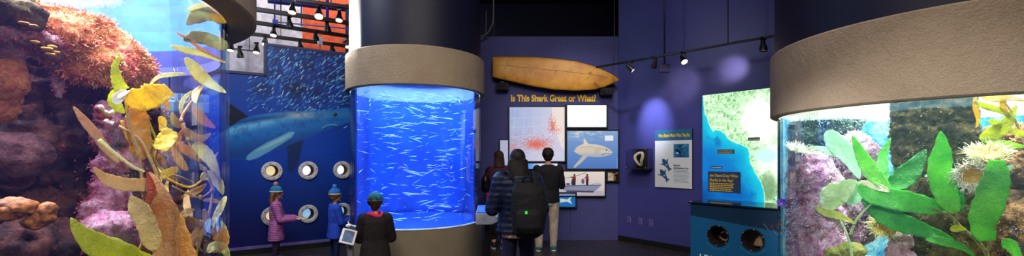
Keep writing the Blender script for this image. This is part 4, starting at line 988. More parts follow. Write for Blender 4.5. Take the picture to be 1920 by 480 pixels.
# mussel like shells low at the left
shell = plain('amber_shell', (112, 66, 26), .6, var=.8, scale=40, bump=1.0, bscale=70, spec=.3)
for i, (x, y, w, h, a) in enumerate([(28, 388, 38, 14, .1), (74, 412, 26, 14, -.5), (10, 400, 18, 16, .2), (86, 396, 20, 12, -1.0)]):
    p = pt(TL, x, y, .12); k = p.y/F; b = BM(); ell(b, (0, 0, 0), (w*.75*k, 16*k, h*k), u=32, v=20)
    bmesh.ops.transform(b, matrix=Matrix.Translation(p) @ Matrix.Rotation(.65, 4, 'Z') @ Matrix.Rotation(a, 4, 'Y'), verts=b.verts)
    me = bpy.data.meshes.new('s'); b.to_mesh(me); b.free(); displace(me, [(.06, .016, True), (.02, .008, False)])
    tagp(link('mussel_shell', me, shell), ['broad amber shell low at the left edge', 'curved amber shell standing right of the broad one', 'rounded amber shell at the very edge below the broad one', 'small amber shell tilted over the curved one'][i], 'shell', 'amber shells low in the left tank')
# scallop like pink animal with white lips
t = thing('rock_scallop', 'rust red scallop with white lips beside the yellow kelp', 'scallop', pt(TL, 198, 220, .18))
b = BM(); 
for (x, y, r_) in [(188, 204, 8), (194, 212, 8), (202, 220, 7), (190, 218, 7)]: ell(b, pt(TL, x, y, .22), (r_*.0026,)*3)
link('shell', displace(remesh(b, .006, 2), [(.03, .006, True)]), plain('rust_red_shell', (150, 62, 52), .6, bump=.5, bscale=60), t)
wl = plain('white_lip', (240, 226, 220), .6, bump=.3)
for q_ in ([(186, 197), (192, 205), (200, 212), (208, 213), (216, 204)], [(197, 224), (203, 229), (212, 232)]):
    b = BM(); cl = smoothpath([pt(TL, x, y, .17) for x, y in q_], 5); tube(b, cl, [.006+.005*abs(math.sin(i*.5)) for i in range(len(cl))], 8); link('lip', b, wl, t)
# ------------------------------------------------ left tank kelp
K_y = leafmat('yellow_kelp', (250, 206, 16), .5, 40); K_yg = leafmat('yellow_green_kelp', (206, 210, 30), .5, 60); K_b = leafmat('beige_kelp', (230, 192, 124), .45, 50)
K_o = leafmat('orange_kelp', (232, 146, 50), .5, 50, c2=(240, 196, 120)); K_p = leafmat('pale_kelp', (244, 236, 170), .5, 30); K_t = leafmat('tan_kelp_stem', (206, 168, 96), .2, 80); K_ol = leafmat('olive_kelp', (186, 186, 50), .45, 50)
def wide(u): return max(.03, min(1, u*3.2+.15)*min(1, (1-u)*5+.25))
def tip(u): return max(.02, (1-u)**.8*min(1, u*6+.5))
def tri(u): return max(.02, u**.75*min(1, (1-u)*14+.5))
L_ = TL
t = thing('kelp', 'yellow kelp with broad golden blade in the middle of the left tank', 'kelp', pt(L_, 250, 400, .15))
stem(L_, [(262, 470), (276, 420), (268, 360), (262, 300), (248, 250), (238, 205), (234, 165)], 3, K_t, t, q0=.15, q1=.12)
outline_blade(L_, [(228, 168), (220, 150), (216, 125), (226, 104)], 14, K_yg, t, prof=lambda u: max(.02, (1-u)**.6), seed=1, q0=.10, q1=.1)
outline_blade(L_, [(238, 180), (262, 184), (290, 178), (318, 168)], 26, K_y, t, prof=lambda u: .5+.45*math.sin(PI*min(1, u*1.1)), seed=2, q0=.08, q1=.12, ruffle=.05)
outline_blade(L_, [(252, 190), (258, 225), (262, 262), (266, 300)], 22, leafmat('golden_sheer_kelp', (206, 160, 60), .6, 30), t, seed=3, prof=wide, q0=.16, q1=.16)
outline_blade(L_, [(216, 168), (212, 185), (222, 202), (234, 212)], 11, K_yg, t, seed=4, q0=.1, q1=.12)
outline_blade(L_, [(300, 282), (312, 262), (322, 244)], 17, K_y, t, seed=5, prof=lambda u: .4+.6*math.sin(PI*min(1, u*.8+.1)), q0=.1, q1=.14)
outline_blade(L_, [(236, 168), (226, 178), (218, 190), (212, 176)], 9, plain('white_kelp_scar', (240, 224, 206), .6, bump=.3), t, seed=6, q0=.09, q1=.09)
t = thing('kelp', 'large orange and beige kelp filling the lower middle of the left tank', 'kelp', pt(L_, 310, 470, .1))
outline_blade(L_, [(280, 322), (290, 350), (304, 390), (320, 440), (330, 500)], 44, K_o, t, prof=tri, seed=7, q0=.12, q1=.04, ruffle=.02)
outline_blade(L_, [(276, 322), (284, 355), (280, 395)], 15, leafmat('rust_kelp', (206, 96, 44), .5, 50), t, prof=tri, seed=8, q0=.1, q1=.1)
outline_blade(L_, [(246, 368), (262, 396), (276, 424), (290, 470)], 19, leafmat('cream_sheer_kelp', (242, 210, 130), .5, 40), t, seed=9, prof=wide, q0=.1, q1=.06)
stem(L_, [(330, 500), (326, 440), (300, 345), (282, 300), (262, 262), (222, 236)], 3.5, K_t, t, q0=.1, q1=.16)
outline_blade(L_, [(176, 314), (200, 336), (236, 346), (278, 346)], 13, K_b, t, prof=lambda u: min(1, u*2.6+.1)*.95, seed=10, q0=.1, q1=.12)
outline_blade(L_, [(138, 200), (158, 226), (184, 258), (206, 292), (222, 306)], 9, leafmat('grey_beige_kelp', (206, 164, 120), .5, 40), t, seed=11, q0=.14, q1=.14, prof=wide)
stem(L_, [(186, 262), (206, 280), (224, 294), (248, 312), (270, 322)], 3.5, K_p, t, 'stem', .1, .1)
outline_blade(L_, [(300, 325), (330, 318), (302, 336)], 6, K_y, t, seed=12)
t = thing('kelp', 'yellow green kelp blade rising from the bottom in front of dark rock', 'kelp', pt(L_, 220, 480, .04))
outline_blade(L_, [(133, 408), (152, 436), (186, 462), (240, 492), (280, 515)], 30, K_yg, t, prof=lambda u: max(.02, min(1, u*1.6)**.8), seed=13, q0=.05, q1=.02, ruffle=.015)
stem(L_, [(280, 515), (300, 530)], 4, K_t, t, q0=.02, q1=.02)
t = thing('kelp', 'pale knotted kelp along the right side of the left tank', 'kelp', pt(L_, 370, 480, .2))
stem(L_, [(362, 500), (376, 450), (392, 400), (398, 356), (384, 318), (366, 296), (352, 262), (345, 230)], 2.6, K_t, t, q0=.2, q1=.25)
stem(L_, [(398, 356), (376, 370), (350, 362), (322, 348)], 1.8, K_t, t, q0=.2, q1=.25)
stem(L_, [(352, 262), (340, 226), (352, 200), (364, 186), (370, 180)], 2.6, K_o, t, q0=.25, q1=.3)
stem(L_, [(388, 330), (360, 350), (335, 345), (306, 330)], 2.2, K_y, t, q0=.22, q1=.25)
for i, (pts, w, m_, pf) in enumerate([
    ([(348, 108), (366, 130), (388, 152), (424, 174)], 13, K_p, None), ([(320, 86), (348, 94), (378, 100), (424, 118)], 7, K_p, None), ([(350, 138), (322, 140), (296, 145), (276, 166)], 4.5, K_p, None),
    ([(350, 46), (372, 30), (398, 26), (426, 40)], 13, leafmat('striped_kelp', (214, 178, 84), .5, 26, c2=(180, 190, 150)), wide), ([(344, 76), (370, 70), (398, 76), (426, 90)], 12, leafmat('striped_kelp', (200, 176, 110), .5, 26, c2=(170, 186, 150)), wide), ([(352, 20), (378, 14), (404, 16), (428, 26)], 8, K_p, None),
    ([(330, 60), (356, 76), (384, 96), (424, 116)], 3.5, K_o, None),
    ([(372, 300), (356, 286), (344, 276), (330, 262)], 9, K_o, None), ([(360, 272), (376, 280), (396, 302), (412, 340)], 13, K_p, None), ([(352, 320), (340, 306), (330, 290), (320, 272)], 8, K_b, None),
    ([(382, 392), (386, 420), (376, 440), (368, 462)], 9, K_b, None), ([(424, 368), (414, 388), (404, 410), (400, 428)], 7, K_p, None), ([(400, 416), (380, 420), (366, 412)], 8, leafmat('white_cream_kelp', (236, 232, 214), .4, 40), None),
    ([(396, 432), (412, 438), (416, 458), (398, 474)], 15, K_o, None), ([(390, 474), (402, 462), (420, 468), (430, 486)], 10, K_p, None), ([(340, 470), (356, 452), (366, 438), (372, 420)], 8, K_b, None), ([(330, 428), (340, 410), (350, 398), (366, 392)], 8, K_b, None),
    ([(362, 200), (372, 214), (384, 228), (404, 240)], 10, leafmat('amber_sheer_kelp', (200, 150, 60), .55, 40), None), ([(346, 240), (360, 254), (376, 260), (396, 250)], 9, leafmat('amber_sheer_kelp', (190, 160, 90), .55, 40), None), ([(300, 218), (306, 232), (300, 246)], 8, K_y, None), ([(376, 336), (392, 330), (410, 345), (418, 366)], 11, K_p, None), ([(286, 262), (282, 290), (296, 310)], 6, K_ol, None)]):
    outline_blade(L_, pts, w, m_, t, prof=pf, seed=20+i, q0=.22, q1=.22)
rr_ = random.Random(5); mats_ = [K_p, K_b, K_o, K_t, leafmat('amber_sheer_kelp', (214, 170, 80), .55, 40)]
for i in range(26):
    x = rr_.uniform(300, 416); y = rr_.uniform(190, 470); a = rr_.uniform(-2.6, .6); l = rr_.uniform(28, 60); cu = rr_.uniform(-.9, .9)
    pts_ = [(x+l*k/3*math.cos(a+cu*k/3), y+l*k/3*math.sin(a+cu*k/3)) for k in range(4)]
    if max(p_[0] for p_ in pts_) > 421: continue
    outline_blade(L_, pts_, rr_.uniform(3, 8), mats_[i % 5], t, seed=200+i, q0=rr_.uniform(.2, .4), q1=rr_.uniform(.2, .4), n=18, m=6)
for x, y in [(398, 356), (376, 370), (352, 262), (384, 318), (340, 226)]: bulb(L_, x, y, .21, 3.5, K_t, t)
for i, pts in enumerate([[(268, 200), (282, 236), (292, 262), (286, 290), (300, 330)], [(228, 226), (240, 262), (264, 284), (286, 300)], [(300, 262), (292, 300), (310, 322), (340, 332), (362, 342)]]):
    stem(L_, pts, 2.2, [K_ol, K_y, K_t][i], t, 'branch', .17, .2)
# board standing in for a sign's reversed image: letters mirrored, glow added
sg = Wall((WM.pt(-4.2, 0, .3).x, WM.pt(-4.2, 0, .3).y), WM.d)
s0, z1 = sg.at(300, 172); s1, z0 = sg.at(392, 212)
t = thing('reversed_sign_image', 'pale blue hanging sign with reversed letters seen through the left tank', 'sign', sg.pt((s0+s1)/2, z0))
b = BM(); box(b, sg.pt((s0+s1)/2, (z0+z1)/2, 0), (s1-s0, .04, z1-z0), sg.rot(), .02); link('sign_board', b, plain('pale_blue_sign_image', (130, 170, 215), .5, bump=0, emit=.45), t, smooth=False)
text('lettering', 'QUES', sg, 357, 192, 15, plain('white_sign_letters', (226, 240, 250), .5, bump=0, emit=1.0), t, .03, mirror=True, wpx=42, bold=.004)
b = BM()
for s_ in (s0+.1, s1-.1): tube(b, [sg.pt(s_, z1-.01), sg.pt(s_, 4.4)], .01, 6)
link('hanger', b, black_metal, t)

# ------------------------------------------------ right tank
R_T = TR
rock(R_T, 'reef_rock', 'pink coralline rock with branching brown algae at the left of the right tank', [(1520, 330, .25, (40, 40, 34)), (1515, 300, .26, (34, 34, 18)), (1500, 380, .24, (34, 34, 50)), (1530, 400, .26, (38, 38, 50)), (1500, 455, .24, (34, 34, 46)), (1540, 460, .26, (36, 36, 44)), (1556, 340, .28, (18, 18, 24))],
     pink_rock, .014, ((.14, .04, False), (.05, .032, True), (.022, .012, False)), [('pink_algae', 9000, .012, .003, plain('pale_pink_coral', (250, 196, 222), .8, var=.25, scale=20, bump=0), .09, .46), ('brown_algae', 1300, .034, .0018, plain('brown_branch_algae', (130, 96, 50), .8, var=.3, scale=20, bump=0), .14, .52)])
for i_, (pts_, w_, c_) in enumerate([([(1500, 336), (1496, 318), (1502, 300)], 2.2, (150, 110, 56)), ([(1480, 420), (1474, 396), (1480, 372)], 2.2, (120, 90, 50)), ([(1520, 450), (1524, 424), (1516, 400)], 2.4, (130, 96, 50))]):
    sp_ = BM(); rr_ = random.Random(40+i_); root_ = pt(R_T, *pts_[0], .16)
    for j_ in range(70):
        a_ = pt(R_T, pts_[0][0]+rr_.gauss(0, 14), pts_[0][1]+rr_.gauss(0, 12), .16+rr_.random()*.04); d_ = Vector((rr_.gauss(0, .5), rr_.gauss(-.4, .3), rr_.uniform(.3, 1))).normalized(); q_ = [a_]
        for s_ in range(4): d_ = (d_+Vector((rr_.gauss(0, .4), rr_.gauss(0, .4), .2))).normalized(); q_.append(q_[-1]+d_*.018)
        tube(sp_, q_, [.0024, .0022, .002, .0016, .001], 5)
    tagp(link('branching_algae', sp_, plain('branching_brown_'+'abc'[i_], c_, .8, var=.3, bump=0)), ['brown branching algae on the upper face of the pink rock', 'brown branching algae at the left flank of the pink rock', 'brown branching algae low on the front of the pink rock'][i_], 'algae', 'branching algae on the pink rock', 'stuff')
rock(R_T, 'reef_rock', 'rounded mauve boulder between the pink rock and the pillar', [(1600, 320, .62, (40, 40, 70)), (1580, 420, .5, (30, 30, 70)), (1610, 400, .62, (30, 30, 60))], rockmat('mauve_rock', [(90, 70, 96), (160, 116, 140), (196, 160, 170), (110, 120, 100)], 7), .016, ((.14, .04, False), (.05, .03, True), (.022, .01, False)), [('mauve_algae', 5000, .016, .003, plain('mauve_algae_tuft', (190, 140, 150), .8, var=.3, scale=20, bump=0), .12, .5)])
rock(R_T, 'reef_rock', 'pale bluish rock column at the back left of the right tank', [(1550, 220, .75, (52, 52, 50)), (1520, 240, .75, (36, 36, 40)), (1560, 300, .78, (46, 46, 50))], rockmat('pale_blue_rock', [(30, 66, 80), (76, 116, 122), (136, 156, 146), (84, 112, 104)], 10), .018, ((.16, .05, False), (.05, .03, True), (.022, .012, False)), [('pale_algae', 6000, .02, .003, plain('pale_algae_tuft', (140, 160, 140), .8, var=.25, scale=20, bump=0), .12, .45)])
pil = [(1748, y, .47, (56+3*math.sin(y*.05+1)+2*math.sin(y*.21), 57+3*math.sin(y*.13), 30)) for y in range(170, 520, 11)]
rock(R_T, 'piling', 'thick brown piling crusted with olive growth standing in the right tank', pil, olive_rock, .016, ((.2, .035, False), (.05, .028, True), (.022, .010, False)), [('olive_algae', 9000, .016, .0026, plain('olive_crust_tuft', (112, 100, 52), .85, var=.35, scale=20, bump=0), .12, .44)], 'piling')
rock(R_T, 'reef_rock', 'whitish barnacled lump low on the front of the piling', [(1690, 450, .34, (16, 16, 26)), (1686, 480, .34, (18, 18, 20)), (1700, 425, .35, (8, 8, 12))], pale_rock, .012)
rock(R_T, 'reef_rock', 'brown reef slope behind the kelp at the right of the right tank', [(1900, 330, .55, (56, 50, 60)), (1880, 400, .5, (56, 50, 50)), (1930, 440, .45, (60, 50, 60)), (1850, 460, .5, (40, 40, 40)), (1960, 300, .55, (50, 50, 60)), (1900, 262, .66, (50, 50, 30))], brown_rock, .016, ((.2, .05, False), (.06, .035, True), (.022, .012, False)), [('brown_algae', 6000, .02, .003, plain('rust_algae_tuft', (160, 110, 66), .85, var=.35, scale=20, bump=0), .12, .5)])
rock(R_T, 'reef_rock', 'small yellow green mound at the bottom beside the pink rock', [(1590, 468, .25, (26, 26, 14)), (1560, 474, .2, (16, 16, 10))], green_rock, .012, ((.1, .02, False), (.03, .012, True)))
G1 = leafmat('bright_green_kelp', (96, 206, 50), .45, 60, .3, c2=(150, 232, 80)); G2 = leafmat('deep_green_kelp', (48, 150, 44), .4, 60, .3, c2=(80, 180, 56)); G3 = leafmat('pale_olive_kelp', (186, 206, 138), .45, 26, c2=(206, 222, 170)); G4 = leafmat('mint_kelp', (190, 224, 190), .5, 30)
G5 = leafmat('mid_green_kelp', (92, 190, 56), .45, 60); GY = leafmat('lime_yellow_kelp', (224, 226, 60), .5, 40); G_s = leafmat('brown_green_stem', (140, 128, 50), .15, 80)
t = thing('kelp', 'large green kelp spreading across the front of the right tank', 'kelp', pt(R_T, 1850, 480, .1))
stem(R_T, [(1862, 500), (1838, 458), (1800, 424), (1780, 404), (1742, 388), (1712, 378), (1686, 364), (1660, 352)], 3.2, G_s, t, q0=.10, q1=.14)
outline_blade(R_T, [(1668, 356), (1640, 330), (1618, 296), (1598, 254)], 15, G1, t, prof=None, seed=50, q0=.13, q1=.12)
outline_blade(R_T, [(1664, 350), (1656, 318), (1656, 292), (1670, 258)], 11, G5, t, seed=51, q0=.14, q1=.2)
outline_blade(R_T, [(1668, 354), (1690, 336), (1712, 314), (1736, 280)], 21, G2, t, seed=52, q0=.14, q1=.2)
outline_blade(R_T, [(1616, 344), (1634, 364), (1690, 376), (1740, 386), (1770, 392)], 20, G5, t, seed=53, q0=.12, q1=.12, prof=lambda u: max(.05, math.sin(PI*(u*.9+.06))**.6))
outline_blade(R_T, [(1620, 370), (1660, 404), (1720, 428), (1790, 450)], 19, G2, t, seed=54, q0=.16, q1=.14)
outline_blade(R_T, [(1792, 400), (1776, 372), (1762, 320), (1766, 280), (1764, 246)], 25, G1, t, seed=55, q0=.10, q1=.09)
outline_blade(R_T, [(1792, 400), (1786, 380), (1772, 360), (1756, 340)], 24, G2, t, seed=56, q0=.12, q1=.12)
outline_blade(R_T, [(1852, 452), (1842, 420), (1858, 370), (1868, 330), (1868, 300)], 29, G1, t, seed=57, q0=.08, q1=.07, prof=lambda u: max(.05, math.sin(PI*(u*.86+.07))**.55))
stem(R_T, [(1850, 470), (1856, 460), (1852, 450)], 3, G_s, t, q0=.09, q1=.08); stem(R_T, [(1790, 420), (1794, 410), (1792, 396)], 2.6, G_s, t, q0=.1, q1=.1)
outline_blade(R_T, [(1736, 448), (1762, 452), (1800, 462), (1830, 482)], 8, G5, t, seed=58, q0=.08, q1=.06)
outline_blade(R_T, [(1880, 450), (1896, 462), (1916, 490)], 12, G1, t, seed=59, q0=.08, q1=.08)
outline_blade(R_T, [(1782, 432), (1796, 428), (1812, 430)], 7, GY, t, seed=60, q0=.09, q1=.09)
t = thing('kelp', 'pale washed out kelp with long blades between pink rock and green kelp', 'kelp', pt(R_T, 1600, 480, .2))
stem(R_T, [(1600, 500), (1594, 460), (1584, 430), (1570, 405)], 2.6, G3, t, q0=.16, q1=.16); stem(R_T, [(1594, 440), (1606, 412), (1624, 392), (1640, 378)], 2.2, G3, t, q0=.16, q1=.14)
outline_blade(R_T, [(1552, 245), (1566, 266), (1592, 296), (1612, 336)], 19, G4, t, seed=61, q0=.2, q1=.18)
outline_blade(R_T, [(1552, 394), (1560, 372), (1580, 356), (1606, 338)], 24, G3, t, seed=62, q0=.16, q1=.18)
outline_blade(R_T, [(1528, 388), (1548, 398), (1576, 406), (1604, 420)], 8, leafmat('olive_yellow_kelp', (190, 190, 80), .4, 40), t, seed=63, q0=.12, q1=.14)
outline_blade(R_T, [(1592, 384), (1604, 364), (1610, 340)], 14, G4, t, seed=64, q0=.22, q1=.22)
outline_blade(R_T, [(1612, 340), (1650, 352), (1668, 360)], 7, leafmat('cream_kelp', (226, 216, 176), .4, 40), t, seed=65, q0=.12, q1=.12)
outline_blade(R_T, [(1500, 285), (1530, 282), (1560, 286), (1590, 300)], 9, G4, t, seed=66, q0=.28, q1=.24)
t = thing('kelp', 'tangle of bright yellow kelp under the collar at the far right', 'kelp', pt(R_T, 1900, 240, .3))
for i, (pts, w, m_) in enumerate([([(1826, 190), (1850, 200), (1880, 210), (1912, 236)], 6, GY), ([(1830, 178), (1828, 200), (1834, 224), (1830, 240)], 5, K_y), ([(1838, 262), (1862, 250), (1886, 232), (1906, 196)], 14, GY), ([(1840, 182), (1866, 186), (1890, 184), (1926, 190)], 6, K_y), ([(1842, 262), (1880, 270), (1926, 276)], 8, leafmat('lime_sheer_kelp', (190, 220, 90), .5, 30)), ([(1894, 244), (1912, 250), (1936, 258)], 6, GY), ([(1886, 178), (1880, 200), (1896, 222)], 6, K_y), ([(1900, 310), (1880, 322), (1862, 326)], 6, G4), ([(1854, 224), (1872, 236), (1860, 250)], 7, GY)]):
    outline_blade(R_T, pts, w, m_, t, seed=70+i, q0=.24, q1=.26)
stem(R_T, [(1936, 300), (1910, 240), (1890, 200), (1870, 176)], 2.4, K_t, t, q0=.26, q1=.26)
# anemones
def anemone(T, label, x, y, q, r, body, tent, n=260, L=1.0, facing=(-1, -1, .2), w=.0022, white=True):
    p = pt(T, x, y, q); k = p.y/F*r; t = thing('anemone', label, 'anemone', p)
    f = Vector(facing).normalized(); R = f.to_track_quat('Z', 'Y').to_matrix().to_4x4(); Mx = Matrix.Translation(p) @ R
    b = BM(); lathe(b, (0, 0, 0), [(.0001, -k*1.1), (k*.55, -k*1.05), (k*.5, -k*.6), (k*.62, -k*.2), (k*.85, 0), (k*.6, .05*k), (k*.2, -.05*k), (.0001, -.12*k)], 28)
    me = bpy.data.meshes.new('b'); bmesh.ops.transform(b, matrix=Mx, verts=b.verts); b.to_mesh(me); b.free(); displace(me, [(.05, .008, False)]); link('column', me, body, t)
    b = BM(); rr = random.Random(int(x))
    for i in range(n):
        a = rr.random()*2*PI; ra = k*(.45+.45*rr.random()); d = Vector((math.cos(a), math.sin(a), 0)); up = Vector((0, 0, 1))
        l = k*L*rr.uniform(.35, .8); s = d*ra; cur = (d*rr.uniform(.2, 1.0)+up*rr.uniform(.2, 1.1)+Vector((rr.gauss(0, .3), rr.gauss(0, .3), rr.gauss(0, .2)))).normalized()
        pts = [s]; bend = Vector((rr.gauss(0, .5), rr.gauss(0, .5), rr.gauss(0, .4)))
        for j in range(5): cur = (cur+bend*.28).normalized(); pts.append(pts[-1]+cur*l/5)
        tube(b, [Mx @ v for v in pts], [w*(1-.12*j) for j in range(6)], 4)
    o = link('tentacles', b, tent, t); o['kind'] = 'stuff'; return t
cream_t = plain('cream_tentacle', (244, 232, 206), .5, var=.05, bump=0, emit=0); amber_b = leafmat('amber_anemone', (206, 158, 40), .3, 30); yel_t = plain('yellow_tentacle', (236, 216, 140), .5, bump=0)
anemone(R_T, 'large frilly anemone with amber underside between the two green blades, upper head', 1852, 288, .12, 30, amber_b, plain('pale_yellow_tentacle', (246, 226, 170), .5, bump=0), 330, .75, (-.6, -.6, 1.3))
anemone(R_T, 'white stringy anemone hanging just below the amber one', 1824, 330, .10, 28, amber_b, cream_t, 360, .95, (-1, -1, -.3))
anemone(R_T, 'white anemone peeping out at the left of the tall green blade', 1757, 330, .14, 12, amber_b, cream_t, 90, 1.0, (-1.5, -.6, 0))
anemone(R_T, 'yellow anemone at the left side of the brown piling', 1658, 424, .30, 22, amber_b, yel_t, 240, .9, (-1, -.9, -.4))
anemone(R_T, 'pale feathery anemone on top of the pink rock', 1504, 284, .20, 26, olive_rock, plain('feather_white', (236, 236, 206), .5, bump=0), 300, .8, (.2, -.5, 1.2))
anemone(R_T, 'small violet anemone on the left flank of the pink rock', 1466, 380, .12, 8, plain('violet_body', (90, 60, 170), .5, bump=0), plain('violet_tentacle', (110, 80, 190), .5, bump=0), 90, .8, (-1, -1, 0), .003)
# ================================================================ PEOPLE
skin = plain('skin', (206, 152, 122), .5, var=.05, bump=.05, bscale=200); lipm = plain('lip_tone', (160, 84, 80), .5, bump=0)
eye_w = plain('eye_white', (230, 228, 222), .3, bump=0, var=.02); eye_d = plain('eye_dark', (40, 26, 20), .2, bump=0)
def hairmat(name, c):
    M = Mt(name); m = M.node('ShaderNodeMapping'); M.l(M.coord(), m.inputs[0]); m.inputs['Scale'].default_value = (90, 90, 6)
    n = M.noise(1.0, 4, .6, vec=m.outputs[0]); M.l(M.ramp(n, [(.3, tuple(x*.5 for x in c)), (.7, tuple(min(255, x*1.4) for x in c))]), M.b.inputs['Base Color'])
    M.b.inputs['Roughness'].default_value = .6; M.b.inputs['Specular IOR Level'].default_value = .2; M.l(M.bump(n, .4, .004), M.b.inputs['Normal']); return M.m
def clothmat(name, c, quilt=0, var=.1):
    M = Mt(name); n = M.noise(14, 5); col = M.ramp(n, [(.3, tuple(x*(1-var) for x in c)), (.7, tuple(min(255, x*(1+var)) for x in c))])
    M.l(col, M.b.inputs['Base Color']); M.b.inputs['Roughness'].default_value = .8 if not quilt else .5; M.b.inputs['Specular IOR Level'].default_value = .25
    nb = M.bump(M.noise(9, 4), .35, .02)
    if quilt:
        w = M.node('ShaderNodeTexWave', wave_type='BANDS', bands_direction='Z'); w.inputs['Scale'].default_value = quilt; w.inputs['Distortion'].default_value = .6; M.l(M.coord(), w.inputs['Vector']); nb = M.bump(w.outputs['Fac'], .35, .012, nb)
    M.l(nb, M.b.inputs['Normal']); return M.m
def limb(b, pts, radii, n=14):
    pts = [Vector(p) for p in pts]; P_, R_l = [], []
    for i in range(len(pts)-1):
        for k in range(5):
            t = k/5; P_.append(pts[i].lerp(pts[i+1], t)); R_l.append(radii[i]*(1-t)+radii[i+1]*t)
    P_.append(pts[-1]); R_l.append(radii[-1]); tube(b, P_, R_l, n, up=Vector((0, 1, .01)))
    ell(b, pts[0], (radii[0],)*3, u=12, v=8); ell(b, pts[-1], (radii[-1],)*3, u=12, v=8)
    for p, r in zip(pts[1:-1], radii[1:-1]): ell(b, p, (r,)*3, u=12, v=8)
def torso(b, secs, n=24):
    """secs: (z, y, rx, ry, x)"""
    rings = []
    for s in secs:
        z, y, rx, ry = s[:4]; x = s[4] if len(s) > 4 else 0
        rings.append([Vector((x+rx*math.copysign(abs(math.cos(a))**.85, math.cos(a)), y+ry*math.sin(a), z)) for a in [2*PI*k/n for k in range(n)]])
    loft(b, rings)
def hand(b, wrist, d, up, s, curl=.5, side=1):
    """palm, four bent fingers and a thumb leaving the side of the palm"""
    d = Vector(d).normalized(); up = Vector(up); sd = d.cross(up).normalized()*side; up = sd.cross(d).normalized()*side; w = Vector(wrist)
    palm = w+d*.045*s
    R = Matrix((sd, d, up)).transposed(); ell(b, palm, (.040*s, .052*s, .018*s), R, 14, 10)
    for k, (off, L) in enumerate([(-.030, .062), (-.010, .074), (.010, .070), (.029, .054)]):
        p = w+d*.085*s+sd*off*s; dd = d; q = [p]
        for j in range(3):
            dd = (dd-up*curl*.55).normalized(); q.append(q[-1]+dd*L*s/3*(1.1-.1*j))
        tube(b, q, [.0092*s, .0088*s, .008*s, .0068*s], 8); ell(b, q[-1], (.0068*s,)*3, u=8, v=6)
    p = w+d*.028*s-sd*.032*s; dd = (d*.6-sd*.8).normalized(); q = [p]
    for j in range(3): q.append(q[-1]+dd*.022*s); dd = (dd+d*.4-up*curl*.2).normalized()
    tube(b, q, [.012*s, .0105*s, .0095*s, .008*s], 8); ell(b, q[-1], (.008*s,)*3, u=8, v=6)
